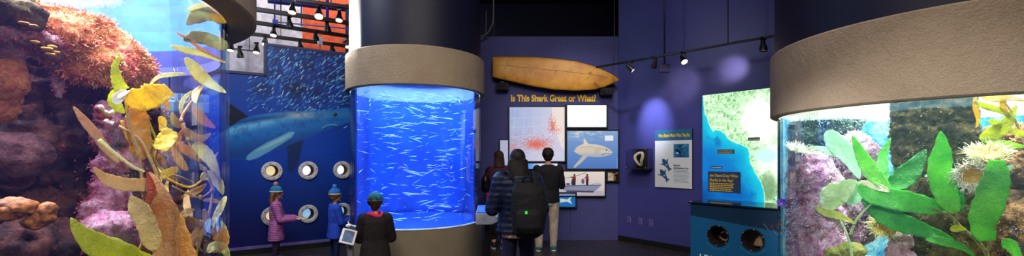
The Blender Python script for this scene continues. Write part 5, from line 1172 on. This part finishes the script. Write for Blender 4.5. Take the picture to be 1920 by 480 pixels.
def person(name, label, loc, rz, H, spec):
    """local frame: feet on z=0, facing +y; H is the standing height"""
    t = thing('person', label, 'person', loc, rz)
    child = spec.get('child', False); hs = H/ (7.4 if not child else 5.9)     # head height
    sh = H*(.815 if not child else .775); hip = H*(.50 if not child else .46); kn = H*.27; sw = spec.get('sw', H*.115); hw = H*.062
    lean = spec.get('lean', 0); hz = H-hs
    def ly(z): return lean*max(0, z-hip)
    stance = spec.get('stance', hw*1.25); feet = spec.get('feet', [(-stance, .0), (stance, .0)])
    arms = spec['arms']       # [(elbow, wrist, finger direction)] for left and right, in units of H
    k = H/1.7
    b = BM()
    torso(b, [(hip-.06*k, 0, hw*1.35, .085*k), (hip+.02*k, -.005*k, hw*1.55, .10*k), (hip+.13*k, ly(hip+.13*k), hw*1.25, .08*k), (hip+.3*k, ly(hip+.3*k), hw*1.5, .095*k), (sh-.07*k, ly(sh), sw*.92, .09*k), (sh, ly(sh), sw*.72, .065*k), (sh+.035*k, ly(sh), .055*k, .052*k)])
    neck_t = Vector((0, ly(hz)+.012*k, hz+.18*hs)); limb(b, [(0, ly(sh), sh), neck_t], [.052*k, .047*k])
    hc = Vector((0, ly(H)+.02*k, H-hs*.5)); yaw = spec.get('yaw', 0); pitch = spec.get('pitch', 0)
    HR = Matrix.Rotation(yaw, 3, 'Z') @ Matrix.Rotation(pitch, 3, 'X')
    def hp(x, y, z): return hc+HR @ Vector((x*hs, y*hs, z*hs))
    ell(b, hp(0, -.03, .08), (.34*hs, .41*hs, .42*hs), HR, 20, 14); ell(b, hp(0, .07, -.18), (.26*hs, .29*hs, .31*hs), HR, 18, 12)
    ell(b, hp(0, .40, -.07), (.045*hs, .075*hs, .09*hs), HR); ell(b, hp(0, .33, -.42), (.09*hs, .07*hs, .06*hs), HR); ell(b, hp(0, .335, -.24), (.10*hs, .05*hs, .035*hs), HR)
    ell(b, hp(0, .32, .12), (.24*hs, .06*hs, .04*hs), HR)
    for s_ in (-1, 1): ell(b, hp(s_*.345, -.02, -.04), (.035*hs, .065*hs, .11*hs), HR)
    for s_, (fx, fy) in zip((-1, 1), feet):
        limb(b, [(s_*hw*.85, 0, hip), (s_*hw*.4+fx*.6, fy*.5+.01*k, kn), (fx, fy-.01*k, .075*k)], [.085*k, .055*k, .036*k])
        limb(b, [(fx, fy-.03*k, .045*k), (fx+s_*.01*k, fy+.13*k, .03*k)], [.036*k, .03*k])
    for s_, (el, wr, fd) in zip((-1, 1), arms):
        S = Vector((s_*sw*.88, ly(sh), sh-.025*k)); E = Vector(el)*H; W_ = Vector(wr)*H
        limb(b, [S, E, W_], [.047*k, .037*k, .026*k]); hand(b, W_, fd, (0, 0, 1), k*1.0, .6, s_)
    link('body', remesh(b, .0075 if not child else .006, 2), skin, t, local=True)
    for s_ in (-1, 1):
        b = BM(); ell(b, hp(s_*.135, .335, .0), (.05*hs, .035*hs, .03*hs), HR); e = link('eye', b, eye_w, t, local=True)
        b = BM(); ell(b, hp(s_*.135, .362, .0), (.02*hs, .012*hs, .02*hs), HR); link('iris', b, eye_d, e, local=True)
    b = BM(); ell(b, hp(0, .382, -.245), (.075*hs, .02*hs, .02*hs), HR); link('lips', b, lipm, t, local=True)
    def garment_top(name, mat, hem, flare=1.0, thick=.018, sleeve=1.0, collar=True, nm_sleeve_end=.92, hood=None):
        g = thick*k; b = BM()
        secs = [(hem, 0, hw*1.62*flare+g, .115*k*flare+g)] if hem < hip+.02*k else []
        secs += [(max(hem, hip+.03*k), -.005*k, hw*1.6*(1+(flare-1)*.6)+g, .108*k+g), (hip+.16*k, ly(hip+.16*k), hw*1.5+g, .098*k+g), (hip+.32*k, ly(hip+.3*k), hw*1.68+g, .108*k+g), (sh-.07*k, ly(sh), sw*.94+g, .10*k+g), (sh+.005*k, ly(sh), sw*.70+g, .075*k+g), (sh+.045*k, ly(sh), .062*k+g*.5, .060*k+g*.5)]
        torso(b, secs, 28)
        for s_, (el, wr, fd) in zip((-1, 1), arms):
            S = Vector((s_*sw*.86, ly(sh), sh-.03*k)); E = Vector(el)*H; W_ = Vector(wr)*H; W2 = E.lerp(W_, nm_sleeve_end)
            limb(b, [S, E, W2], [.056*k*sleeve+g, .046*k*sleeve+g*.8, .036*k*sleeve+g*.5])
        me = remesh(b, .009, 3); displace(me, [(.12, .010*k, False), (.045, .005*k, True)]); return link(name, me, mat, t, local=True)
    def trousers(mat, hemz=.08, loose=1.0, top=None):
        b = BM(); torso(b, [(hip-.09*k, 0, hw*1.5, .10*k), (hip+.0*k, -.004*k, hw*1.66, .115*k), (hip+.10*k, 0, hw*1.42, .097*k)], 24)
        for s_, (fx, fy) in zip((-1, 1), feet):
            hk = Vector((s_*hw*.4+fx*.6, fy*.5+.01*k, kn)); ft = Vector((fx, fy-.01*k, .075*k)); e = ft.lerp(hk, max(0, (hemz-.075)/(kn/k-.075)))
            limb(b, [(s_*hw*.85, 0, hip-.01), hk, e], [.098*k*loose, .072*k*loose, .056*k*loose])
        me = remesh(b, .009, 3); displace(me, [(.10, .010*k, False), (.04, .005*k, True)]); return link('trousers', me, mat, t, local=True)
    def shoes(mat, sole, toe=None, laces=None):
        for s_, (fx, fy) in zip((-1, 1), feet):
            b = BM(); limb(b, [(fx, fy-.045*k, .05*k), (fx, fy+.03*k, .055*k), (fx+s_*.008*k, fy+.14*k, .038*k)], [.043*k, .044*k, .036*k]); limb(b, [(fx, fy-.03*k, .05*k), (fx, fy-.02*k, .085*k)], [.042*k, .042*k])
            for v in b.verts: v.co.z = max(v.co.z, .016*k)
            sh_ = link('shoe', remesh(b, .007, 2), mat, t, local=True)
            b = BM(); rg = []
            for z in (.0, .022*k):
                rg.append([Vector((fx+s_*.004*k+(.047*k)*math.cos(a)*(1-.15*math.sin(a)), fy+.045*k+.135*k*math.sin(a), z)) for a in [2*PI*q/24 for q in range(24)]])
            loft(b, rg); link('sole', b, sole, sh_, local=True)
    def hair_short(mat, vol=1.06):
        b = BM(); ell(b, hp(0, -.07, .12), (.385*hs*vol, .43*hs*vol, .41*hs*vol), HR, 24, 16); ell(b, hp(0, -.22, -.14), (.30*hs, .22*hs, .28*hs), HR, 18, 12)
        me = remesh(b, .008, 2); displace(me, [(.05, .010, True), (.015, .004, False)]); return link('hair', me, mat, t, local=True)
    def hair_long(mat, drop, w=.40):
        b = BM(); ell(b, hp(0, -.06, .11), (.40*hs, .44*hs, .43*hs), HR, 24, 16)
        zs = [0, -.25, -.5, -.8, -1.1, -1.4, -1.8]; rings = []
        for z in zs:
            if -z > drop: break
            f = 1+.16*min(1, -z)-.35*max(0, -z-drop*.75); rings.append([hc+Vector((w*hs*f*math.cos(a), (-.12-.10*min(1, -z)+.0*z)*hs+.30*hs*(.85 if math.sin(a) < 0 else .45)*math.sin(a)-.02, z*hs)) for a in [2*PI*q/24 for q in range(24)]])
        loft(b, rings); me = remesh(b, .009, 3); displace(me, [(.12, .006, False), (.02, .002, False)]); return link('hair', me, mat, t, local=True)
    def beanie(mat, mat2=None, pom=None):
        b = BM(); ell(b, hp(0, -.06, .20), (.41*hs, .45*hs, .44*hs), HR, 24, 16)
        for v in b.verts:
            q = HR.inverted() @ (v.co-hc); q.z = max(q.z, .10*hs); v.co = hc+HR @ q
        me = remesh(b, .007, 2); displace(me, [(.03, .004, True)]); h_ = link('hat', me, mat, t, local=True)
        b = BM(); pp = [hp(.42*math.cos(a), -.06+.46*math.sin(a), .13) for a in [2*PI*q/28 for q in range(29)]]; tube(b, pp, (.035*hs, .06*hs), 8); link('hat_band', b, mat2 or mat, h_, local=True)
        if pom:
            b = BM(); ell(b, hp(0, -.08, .72), (.16*hs,)*3); me = bpy.data.meshes.new('p'); b.to_mesh(me); b.free(); displace(me, [(.02, .012, True)]); link('pompom', me, pom, h_, local=True)
    spec['dress'](dict(top=garment_top, trousers=trousers, shoes=shoes, hair_short=hair_short, hair_long=hair_long, beanie=beanie, t=t, k=k, H=H, hip=hip, sh=sh, sw=sw, hw=hw, hs=hs, hc=hc, hp=hp, ly=ly, arms=arms, feet=feet, HR=HR, kn=kn))
    return t
def soft(name, secs, mat, parent, local=True, disp=.006, vox=.009, n=24):
    b = BM(); torso(b, secs, n); me = remesh(b, vox, 4); displace(me, [(.08, disp, False), (.03, disp*.5, True)]); return link(name, me, mat, parent, local=local)
black_hair = hairmat('black_hair', (24, 18, 18)); brown_hair = hairmat('brown_hair', (52, 34, 26)); child_hair = hairmat('light_brown_hair', (120, 84, 54))
black_cloth = clothmat('black_knit', (20, 19, 24)); white_sole = plain('white_rubber_sole', (214, 214, 210), .6, bump=0)
# --- man in black sweater and pale trousers
def dress_man(g):
    g['trousers'](clothmat('stone_twill', (178, 166, 152)), .075, 1.02); g['top']('sweater', black_cloth, g['hip']-.04, 1.0, .016); g['hair_short'](black_hair)
    g['shoes'](plain('teal_sneaker_mesh', (20, 110, 108), .6, var=.25, scale=60, bump=.4, bscale=200), white_sole)
person('person', 'person with short black hair in black sweater, pale trousers and teal sneakers', (.575, 6.80, 0), -.05, 1.635, dict(arms=[((-.135, .03, .63), (-.07, .17, .66), (.3, 1, .2)), ((.135, .03, .63), (.08, .17, .66), (-.3, 1, .2))], feet=[(-.15, .0), (.085, .04)], sw=.205, dress=dress_man))
# --- woman at the left beside the tank
def dress_left(g):
    k = g['k']; g['trousers'](black_cloth, .20, 1.0)
    g['top']('jacket', clothmat('plum_fleece', (66, 34, 52)), g['hip']-.10, 1.12, .022); g['hair_long'](brown_hair, .95)
    soft('skirt', [(.26, 0, .15*k, .13*k), (.45, 0, .15*k, .135*k), (g['hip']-.02, 0, .135*k, .12*k), (g['hip']+.1, 0, .11*k, .10*k)], black_cloth, g['t'])
    g['shoes'](plain('black_sneaker', (30, 26, 28), .5, bump=.2), white_sole)
PW = person('person', 'person with shoulder length brown hair, plum jacket and long dark skirt beside the middle tank', (-.215, 7.02, 0), .15, 1.60, dict(arms=[((-.14, .03, .62), (-.09, .15, .66), (.2, 1, .3)), ((.14, .02, .62), (.09, .15, .64), (-.3, 1, .2))], feet=[(-.085, -.0), (.06, -.08)], sw=.175, dress=dress_left))
t = thing('shoulder_bag', 'black shoulder bag hanging at the left side of the plum jacket', 'bag', (-.43, 6.93, 1.0))
soft('bag_body', [(.93, 6.93, .055, .09, -.43), (1.0, 6.93, .075, .12, -.43), (1.12, 6.93, .07, .12, -.43), (1.2, 6.93, .04, .10, -.43)], plain('black_leather', (18, 16, 18), .35, bump=.4), t, False)
b = BM(); tube(b, smoothpath([(-.45, 6.86, 1.18), (-.40, 6.90, 1.30), (-.355, 6.98, 1.325), (-.38, 7.06, 1.27), (-.43, 7.01, 1.18)], 6), (.012, .004), 8); link('strap', b, black_cloth, t)
t = thing('pouch', 'small bright red pouch hanging below the black shoulder bag', 'pouch', (-.36, 6.86, .78)); b = BM(); box(b, (-.36, 6.86, .84), (.10, .035, .15), None, .015, 3); link('pouch_body', b, clothmat('red_nylon', (200, 30, 44)), t)
b = BM(); tube(b, [(-.38, 6.87, .91), (-.40, 6.88, .96)], .005, 6); link('cord', b, clothmat('red_cord', (160, 24, 34)), t)
# --- woman with backpack in the middle
quilt = clothmat('navy_quilted_nylon', (12, 22, 50), 5)
def dress_mid(g):
    k = g['k']; g['trousers'](clothmat('navy_denim', (26, 28, 62)), .07, 1.02)
    M = Mt('patterned_blouse_cloth'); n = M.noise(26, 3, .5, dist=.5); M.l(M.ramp(n, [(.34, (54, 60, 58)), (.44, (150, 146, 130)), (.52, (196, 190, 170)), (.6, (140, 70, 80)), (.66, (90, 96, 90))]), M.b.inputs['Base Color']); M.b.inputs['Roughness'].default_value = .8
    soft('blouse', [(g['hip']-.13, 0, .185*k, .15*k), (g['hip']-.02, 0, .180*k, .145*k), (g['hip']+.1, 0, .15*k, .12*k)], M.m, g['t'])
    g['top']('jacket', quilt, g['hip']-.07, 1.22, .034, 1.15); g['hair_long'](black_hair, 1.55, .50); g['shoes'](plain('dark_shoe', (26, 24, 30), .5, bump=0), white_sole)
person('person', 'person with long black hair and navy quilted jacket wearing a backpack, back turned', (.06, 4.50, 0), .04, 1.58, dict(arms=[((-.17, .0, .60), (-.12, .13, .64), (.5, 1, .3)), ((.165, .0, .60), (.12, .13, .64), (-.4, 1, .3))], feet=[(-.085, 0), (.10, .02)], sw=.205, hw=.1, dress=dress_mid))
t = thing('backpack', 'large black backpack worn over the navy quilted jacket', 'backpack', (.17, 4.22, .72)); bp = clothmat('black_pack_nylon', (15, 15, 19), 0, .2)
soft('pack_body', [(.70, 4.25, .10, .06, .16), (.75, 4.22, .155, .10, .16), (.95, 4.21, .175, .115, .165), (1.15, 4.23, .165, .105, .16), (1.27, 4.26, .12, .07, .15)], bp, t, False, .008)
soft('front_pocket', [(.76, 4.12, .10, .05, .16), (.82, 4.10, .125, .06, .16), (.95, 4.11, .12, .055, .16), (1.0, 4.13, .09, .03, .16)], bp, t, False, .005)
for s_ in (-1, 1):
    b = BM(); tube(b, smoothpath([(.16+s_*.10, 4.33, 1.22), (.10+s_*.125, 4.40, 1.335), (.08+s_*.13, 4.52, 1.34), (.07+s_*.13, 4.655, 1.24), (.07+s_*.15, 4.68, 1.05)], 6), (.028, .007), 8); link('strap', b, bp, t)
b = BM(); tube(b, smoothpath([(.10, 4.2, 1.24), (.12, 4.14, 1.30), (.18, 4.14, 1.30), (.2, 4.2, 1.24)], 5), .008, 8); link('handle', b, bp, t)
b = BM(); box(b, (.135, 4.045, .97), (.022, .006, .03), None, .003); link('light_tag', b, plain('green_glow', (40, 220, 60), .4, bump=0, emit=.8), t)
# --- children
def kid(label, loc, rz, H, dress, arms, **kw): return person('person', label, loc, rz, H, dict(child=True, arms=arms, sw=H*.12, dress=dress, **kw))
def dress_pink(g):
    g['trousers'](clothmat('dark_violet_leggings', (52, 34, 66)), .1); g['top']('coat', clothmat('pink_violet_quilt', (176, 100, 160), 12), g['hip']-.2, 1.25, .03, 1.2); g['hair_long'](child_hair, .8, .44)
    g['beanie'](clothmat('teal_knit', (48, 120, 160)), clothmat('pale_knit', (190, 190, 196)), clothmat('rose_pompom', (190, 130, 140))); g['shoes'](plain('violet_boot', (70, 40, 90), .5, bump=0), white_sole)
kid('child in a pink and violet quilted coat and teal knit hat by the mural wall', (-3.44, 6.22, 0), -1.15, 1.06, dress_pink, [((-.12, .06, .56), (-.1, .24, .56), (0, 1, .1)), ((.12, .06, .56), (.08, .24, .55), (0, 1, .1))], yaw=.2)
t = thing('paper_map', 'folded cream paper held out by the child in pink', 'paper', (-3.12, 6.30, .58))
b = BM(); R0 = Matrix.Rotation(.35, 3, 'Y')
for i in range(4):
    box(b, Vector((-3.19+i*.042, 6.30+.01*(i % 2), .585+.006*(i % 2))), (.046, .14, .004), Matrix.Rotation(.35*(1 if i % 2 else -1), 3, 'Y'))
link('sheet', b, plain('cream_paper', (214, 206, 160), .7, bump=0), t, smooth=False)
def dress_blue(g):
    g['trousers'](clothmat('dark_blue_pants', (22, 34, 74)), .1); g['top']('coat', clothmat('bright_blue_jacket', (40, 76, 196)), g['hip']-.12, 1.15, .03, 1.2); g['hair_short'](child_hair)
    g['beanie'](clothmat('blue_knit', (40, 110, 190)), clothmat('white_knit', (190, 200, 210)), clothmat('blue_pompom', (60, 130, 200))); g['shoes'](plain('navy_boot', (26, 30, 60), .5, bump=0), white_sole)
kid('child in a bright blue jacket and blue knit hat left of the middle tank', (-2.50, 6.02, 0), -.9, 1.04, dress_blue, [((-.12, .04, .56), (-.08, .2, .60), (0, 1, .3)), ((.12, .05, .56), (.07, .22, .60), (0, 1, .3))], yaw=-.2)
def dress_dark(g):
    k = g['k']; g['trousers'](clothmat('black_pants', (22, 20, 24)), .1); g['top']('jacket', clothmat('charcoal_jacket', (30, 24, 24)), g['hip']-.16, 1.3, .034, 1.3); g['hair_short'](brown_hair)
    b = BM(); pp = [Vector((.085*k*math.cos(a)*1.3, g['ly'](g['sh'])+.085*k*math.sin(a), g['sh']+.035*k+.015*math.sin(2*a))) for a in [2*PI*q/28 for q in range(29)]]; tube(b, pp, (.028*k, .034*k), 10); link('scarf', b, clothmat('crimson_scarf', (206, 40, 80)), g['t'], local=True)
    g['beanie'](clothmat('teal_green_knit', (30, 100, 120)), clothmat('teal_knit_band', (44, 90, 110)), None); g['shoes'](plain('black_boot', (20, 20, 22), .5, bump=0), white_sole)
kid('child in a charcoal jacket with crimson scarf and teal hat facing the middle tank', (-1.475, 4.60, 0), .25, 1.10, dress_dark, [((-.15, .05, .56), (-.10, .18, .60), (.2, 1, .3)), ((.15, .05, .56), (.10, .18, .60), (-.2, 1, .3))])

# ================================================================ KIOSKS
white_p = plain('white_kiosk_plastic', (214, 208, 204), .35, bump=0, var=.03); grey_p = plain('grey_kiosk_metal', (120, 118, 124), .4, .3, bump=0)
c = P(653, 444, 4.42)
t = thing('tablet_kiosk', 'white framed tablet tilted on a grey post before the middle tank', 'kiosk', (c.x, c.y+.05, 0))
R = Matrix.Rotation(-.28, 3, 'Y') @ Matrix.Rotation(-.55, 3, 'X') @ Matrix.Rotation(-.25, 3, 'Z')
R = Matrix.Rotation(.35, 3, 'Z') @ Matrix.Rotation(.30, 3, 'Y') @ Matrix.Rotation(-.55, 3, 'X')
b = BM(); box(b, c, (.150, .022, .165), R, .008, 3); link('tablet_frame', b, white_p, t)
def scr(cv_):
    pass
M = Mt('tablet_picture'); n = M.noise(9, 4); M.l(M.ramp(n, [(.35, (16, 40, 70)), (.5, (36, 86, 130)), (.62, (70, 110, 150)), (.7, (150, 90, 70))]), M.b.inputs['Emission Color']); M.b.inputs['Emission Strength'].default_value = .7; M.b.inputs['Base Color'].default_value = (.01, .01, .02, 1)
b = BM(); box(b, c+R @ Vector((0, -.0115, 0)), (.105, .003, .125), R); link('screen', b, M.m, t, smooth=False)
b = BM(); ell(b, c+R @ Vector((-.063, -.0115, -.0)), (.004, .002, .004), R); link('button', b, grey_p, t)
b = BM(); tube(b, [(c.x, c.y+.06, 0), (c.x, c.y+.06, .5), (c.x, c.y+.03, c.z-.03)], (.035, .03), 14); link('post', b, grey_p, t)
b = BM(); lathe(b, (c.x, c.y+.06, 0), [(.0001, 0), (.15, 0), (.15, .01), (.04, .018), (.0001, .018)], 32); link('foot_plate', b, grey_p, t, angle=.5)
b = BM(); ell(b, c+Vector((-.01, .03, .11)), (.03, .025, .02)); link('mount_knob', b, white_p, t)
# reading rail right of the tank
t = thing('reading_rail', 'grey blue slanted reading rail right of the middle tank', 'reading rail', (-.27, 5.25, 0))
b = BM(); secs = []
for x in (-.43, -.235, -.17):
    z0_ = .735 if x > -.2 else .70; z1_ = .80 if x > -.2 else .845
    secs.append([Vector((x, 5.05, z0_)), Vector((x, 5.05, z1_-.02)), Vector((x, 5.40, z1_+.04)), Vector((x, 5.40, z0_))])
loft(b, secs); link('rail_body', b, plain('pale_rail_metal', (150, 156, 172), .4, .2, bump=0), t, smooth=False)
b = BM(); box(b, (-.33, 5.22, .862), (.18, .30, .008), Matrix.Rotation(.17, 3, 'X')); link('graphic_plate', b, plain('blue_graphic', (70, 110, 190), .4, bump=0), t, smooth=False)
b = BM(); box(b, (-.30, 5.25, .35), (.07, .10, .70), None, .008); box(b, (-.30, 5.25, .01), (.22, .3, .02), None, .005); link('pedestal', b, black_metal, t, smooth=False)
# ================================================================ LIGHTS, CAMERA
def spot(name, p, aim, power, col, ang=60, blend=.6, r=.05):
    l = bpy.data.lights.new(name, 'SPOT'); l.energy = power; l.color = col; l.spot_size = math.radians(ang); l.spot_blend = blend; l.shadow_soft_size = r
    o = bpy.data.objects.new(name, l); COL.objects.link(o); o.location = p; o.rotation_euler = (Vector(aim)-Vector(p)).to_track_quat('-Z', 'Y').to_euler(); return o
def area(name, p, aim, power, col, sx, sy=None, shape='RECTANGLE', spread=180):
    l = bpy.data.lights.new(name, 'AREA'); l.energy = power; l.color = col; l.shape = shape; l.size = sx; l.spread = math.radians(spread)
    if sy: l.size_y = sy
    o = bpy.data.objects.new(name, l); COL.objects.link(o); o.location = p; o.rotation_euler = (Vector(aim)-Vector(p)).to_track_quat('-Z', 'Y').to_euler(); return o
# board wall
spot('board_spot_light', (-.9, 5.0, 4.4), WB.pt(-.0, 1.9), 120, (1, .86, .72), 62, .8)
spot('board_spot_light', (1.3, 5.2, 4.4), WB.pt(1.2, 1.7), 150, (.86, .88, 1), 60, .9)
# right wall: a cold pool by the poster, warm scallops above the map
p_ = onrail(1182, .16); spot('track_spot_light', p_+Vector((0, 0, 0)), WR.pt(*WR.at(1228, 222)), 260, (.72, .78, 1), 44, 1.0)
spot('track_spot_light', onrail(1281, .2), WR.pt(*WR.at(1278, 160)), 25, (1, .82, .6), 60, 1.0)
spot('track_spot_light', onrail(1395, .18), WR.pt(*WR.at(1376, 130)), 60, (1, .84, .6), 40, 1.0)
spot('track_spot_light', (1.3, 5.4, 3.6), WR.pt(*WR.at(1250, 330)), 45, (.75, .78, 1), 60, .9)
area('ceiling_bounce_fill_light', (1.2, 2.5, 4.9), (1.6, 7.6, 1.6), 18, (.74, .76, 1), 2.5, 1.5)  # added fill in place of light bounced off the ceiling
# left hall
area('hall_light', (-4.2, 9.3, 5.95), (-5.0, 11, 3.0), 130, (1, .94, .88), 4, 1.5)
area('hall_left_light', (-9.0, 5.6, 5.6), (-10.5, 8.5, 3.5), 360, (.9, .95, 1), 4, 1.5)
area('mural_wash_light', (-3.4, 4.0, 4.6), (-4.0, 7.0, 1.5), 130, (.8, .88, 1), 2.0, .6)
spot('column_side_light', (-5.1, 7.6, 3.72), (-1.85, 5.9, 3.35), 16000, (1, .9, .84), 26, .5, .08)
spot('column_high_light', (-5.0, 7.7, 4.5), (-2.1, 5.9, 2.6), 1500, (1, .9, .72), 24, .7, .08)
spot('collar_fill_light', (1.2, .4, 2.1), (-1.72, 2.5, 2.6), 70, (1, .9, .74), 22, .8, .1)  # added spot to brighten the dark collar of the left tank
# added overhead ambient fill, then added spots into the side tanks
area('ambient_fill_light', (0, .6, 4.8), (0, 4.2, 1.2), 120, (1, .88, .74), 4, 2, spread=115)
spot('tank_fill_spot_light', (1.7, -.3, 3.3), (-1.9, 2.25, 1.45), 760, (1, .93, .82), 20, .7, .1)  # added from behind the camera to brighten the left tank's kelp
spot('tank_fill_spot_light', (-1.0, -.3, 3.3), (2.9, 2.9, 1.15), 650, (1, .97, .9), 26, .7, .1)  # added likewise for the right tank
spot('tank_fill_spot_light', (-1.2, .2, 3.2), (2.5, 3.5, 1.3), 900, (1, .95, .92), 17, .8, .1)  # added to brighten the pink rock
# tank lamps
def disc(name, T, z, power, col, k=.75):
    l = bpy.data.lights.new(name, 'AREA'); l.energy = power; l.color = col; l.shape = 'DISK'; l.size = T[1]*2*k
    o = bpy.data.objects.new(name, l); COL.objects.link(o); o.location = (T[0][0], T[0][1], z); return o
disc('tank_lamp_light', TC, 2.60, 170, (.26, .60, 1), .9)
o = disc('tank_foot_light', TC, .66, 16, (.26, .60, 1), .9); o.rotation_euler = (PI, 0, 0)
disc('tank_lamp_light', TL, 3.3, 480, (1, .95, .95), .8)
disc('tank_lamp_light', TR, 3.1, 520, (.96, 1, .98), .8)
w = bpy.data.worlds.new('gallery_air'); SC.world = w; w.use_nodes = True; bg = w.node_tree.nodes['Background']; bg.inputs[0].default_value = (.55, .5, .62, 1); bg.inputs[1].default_value = .08
cam = bpy.data.cameras.new('camera'); cam.sensor_width = 36; cam.sensor_fit = 'HORIZONTAL'; cam.lens = 36*F/1920; cam.shift_y = 54/1920; cam.clip_start = .05; cam.clip_end = 100
co = bpy.data.objects.new('camera', cam); COL.objects.link(co); co.location = (0, 0, CAMH); co.rotation_euler = (PI/2, 0, 0); SC.camera = co
SC.view_settings.view_transform = 'Standard'; SC.view_settings.look = 'None'; SC.view_settings.exposure = 0; SC.view_settings.gamma = 1; SC.view_settings.use_curve_mapping = False
SC.cycles.use_denoising = True; SC.cycles.max_bounces = 8; SC.cycles.diffuse_bounces = 3; SC.cycles.glossy_bounces = 3; SC.cycles.transmission_bounces = 4; SC.cycles.transparent_max_bounces = 24
SC.cycles.sample_clamp_indirect = 4; SC.cycles.caustics_reflective = False; SC.cycles.caustics_refractive = False
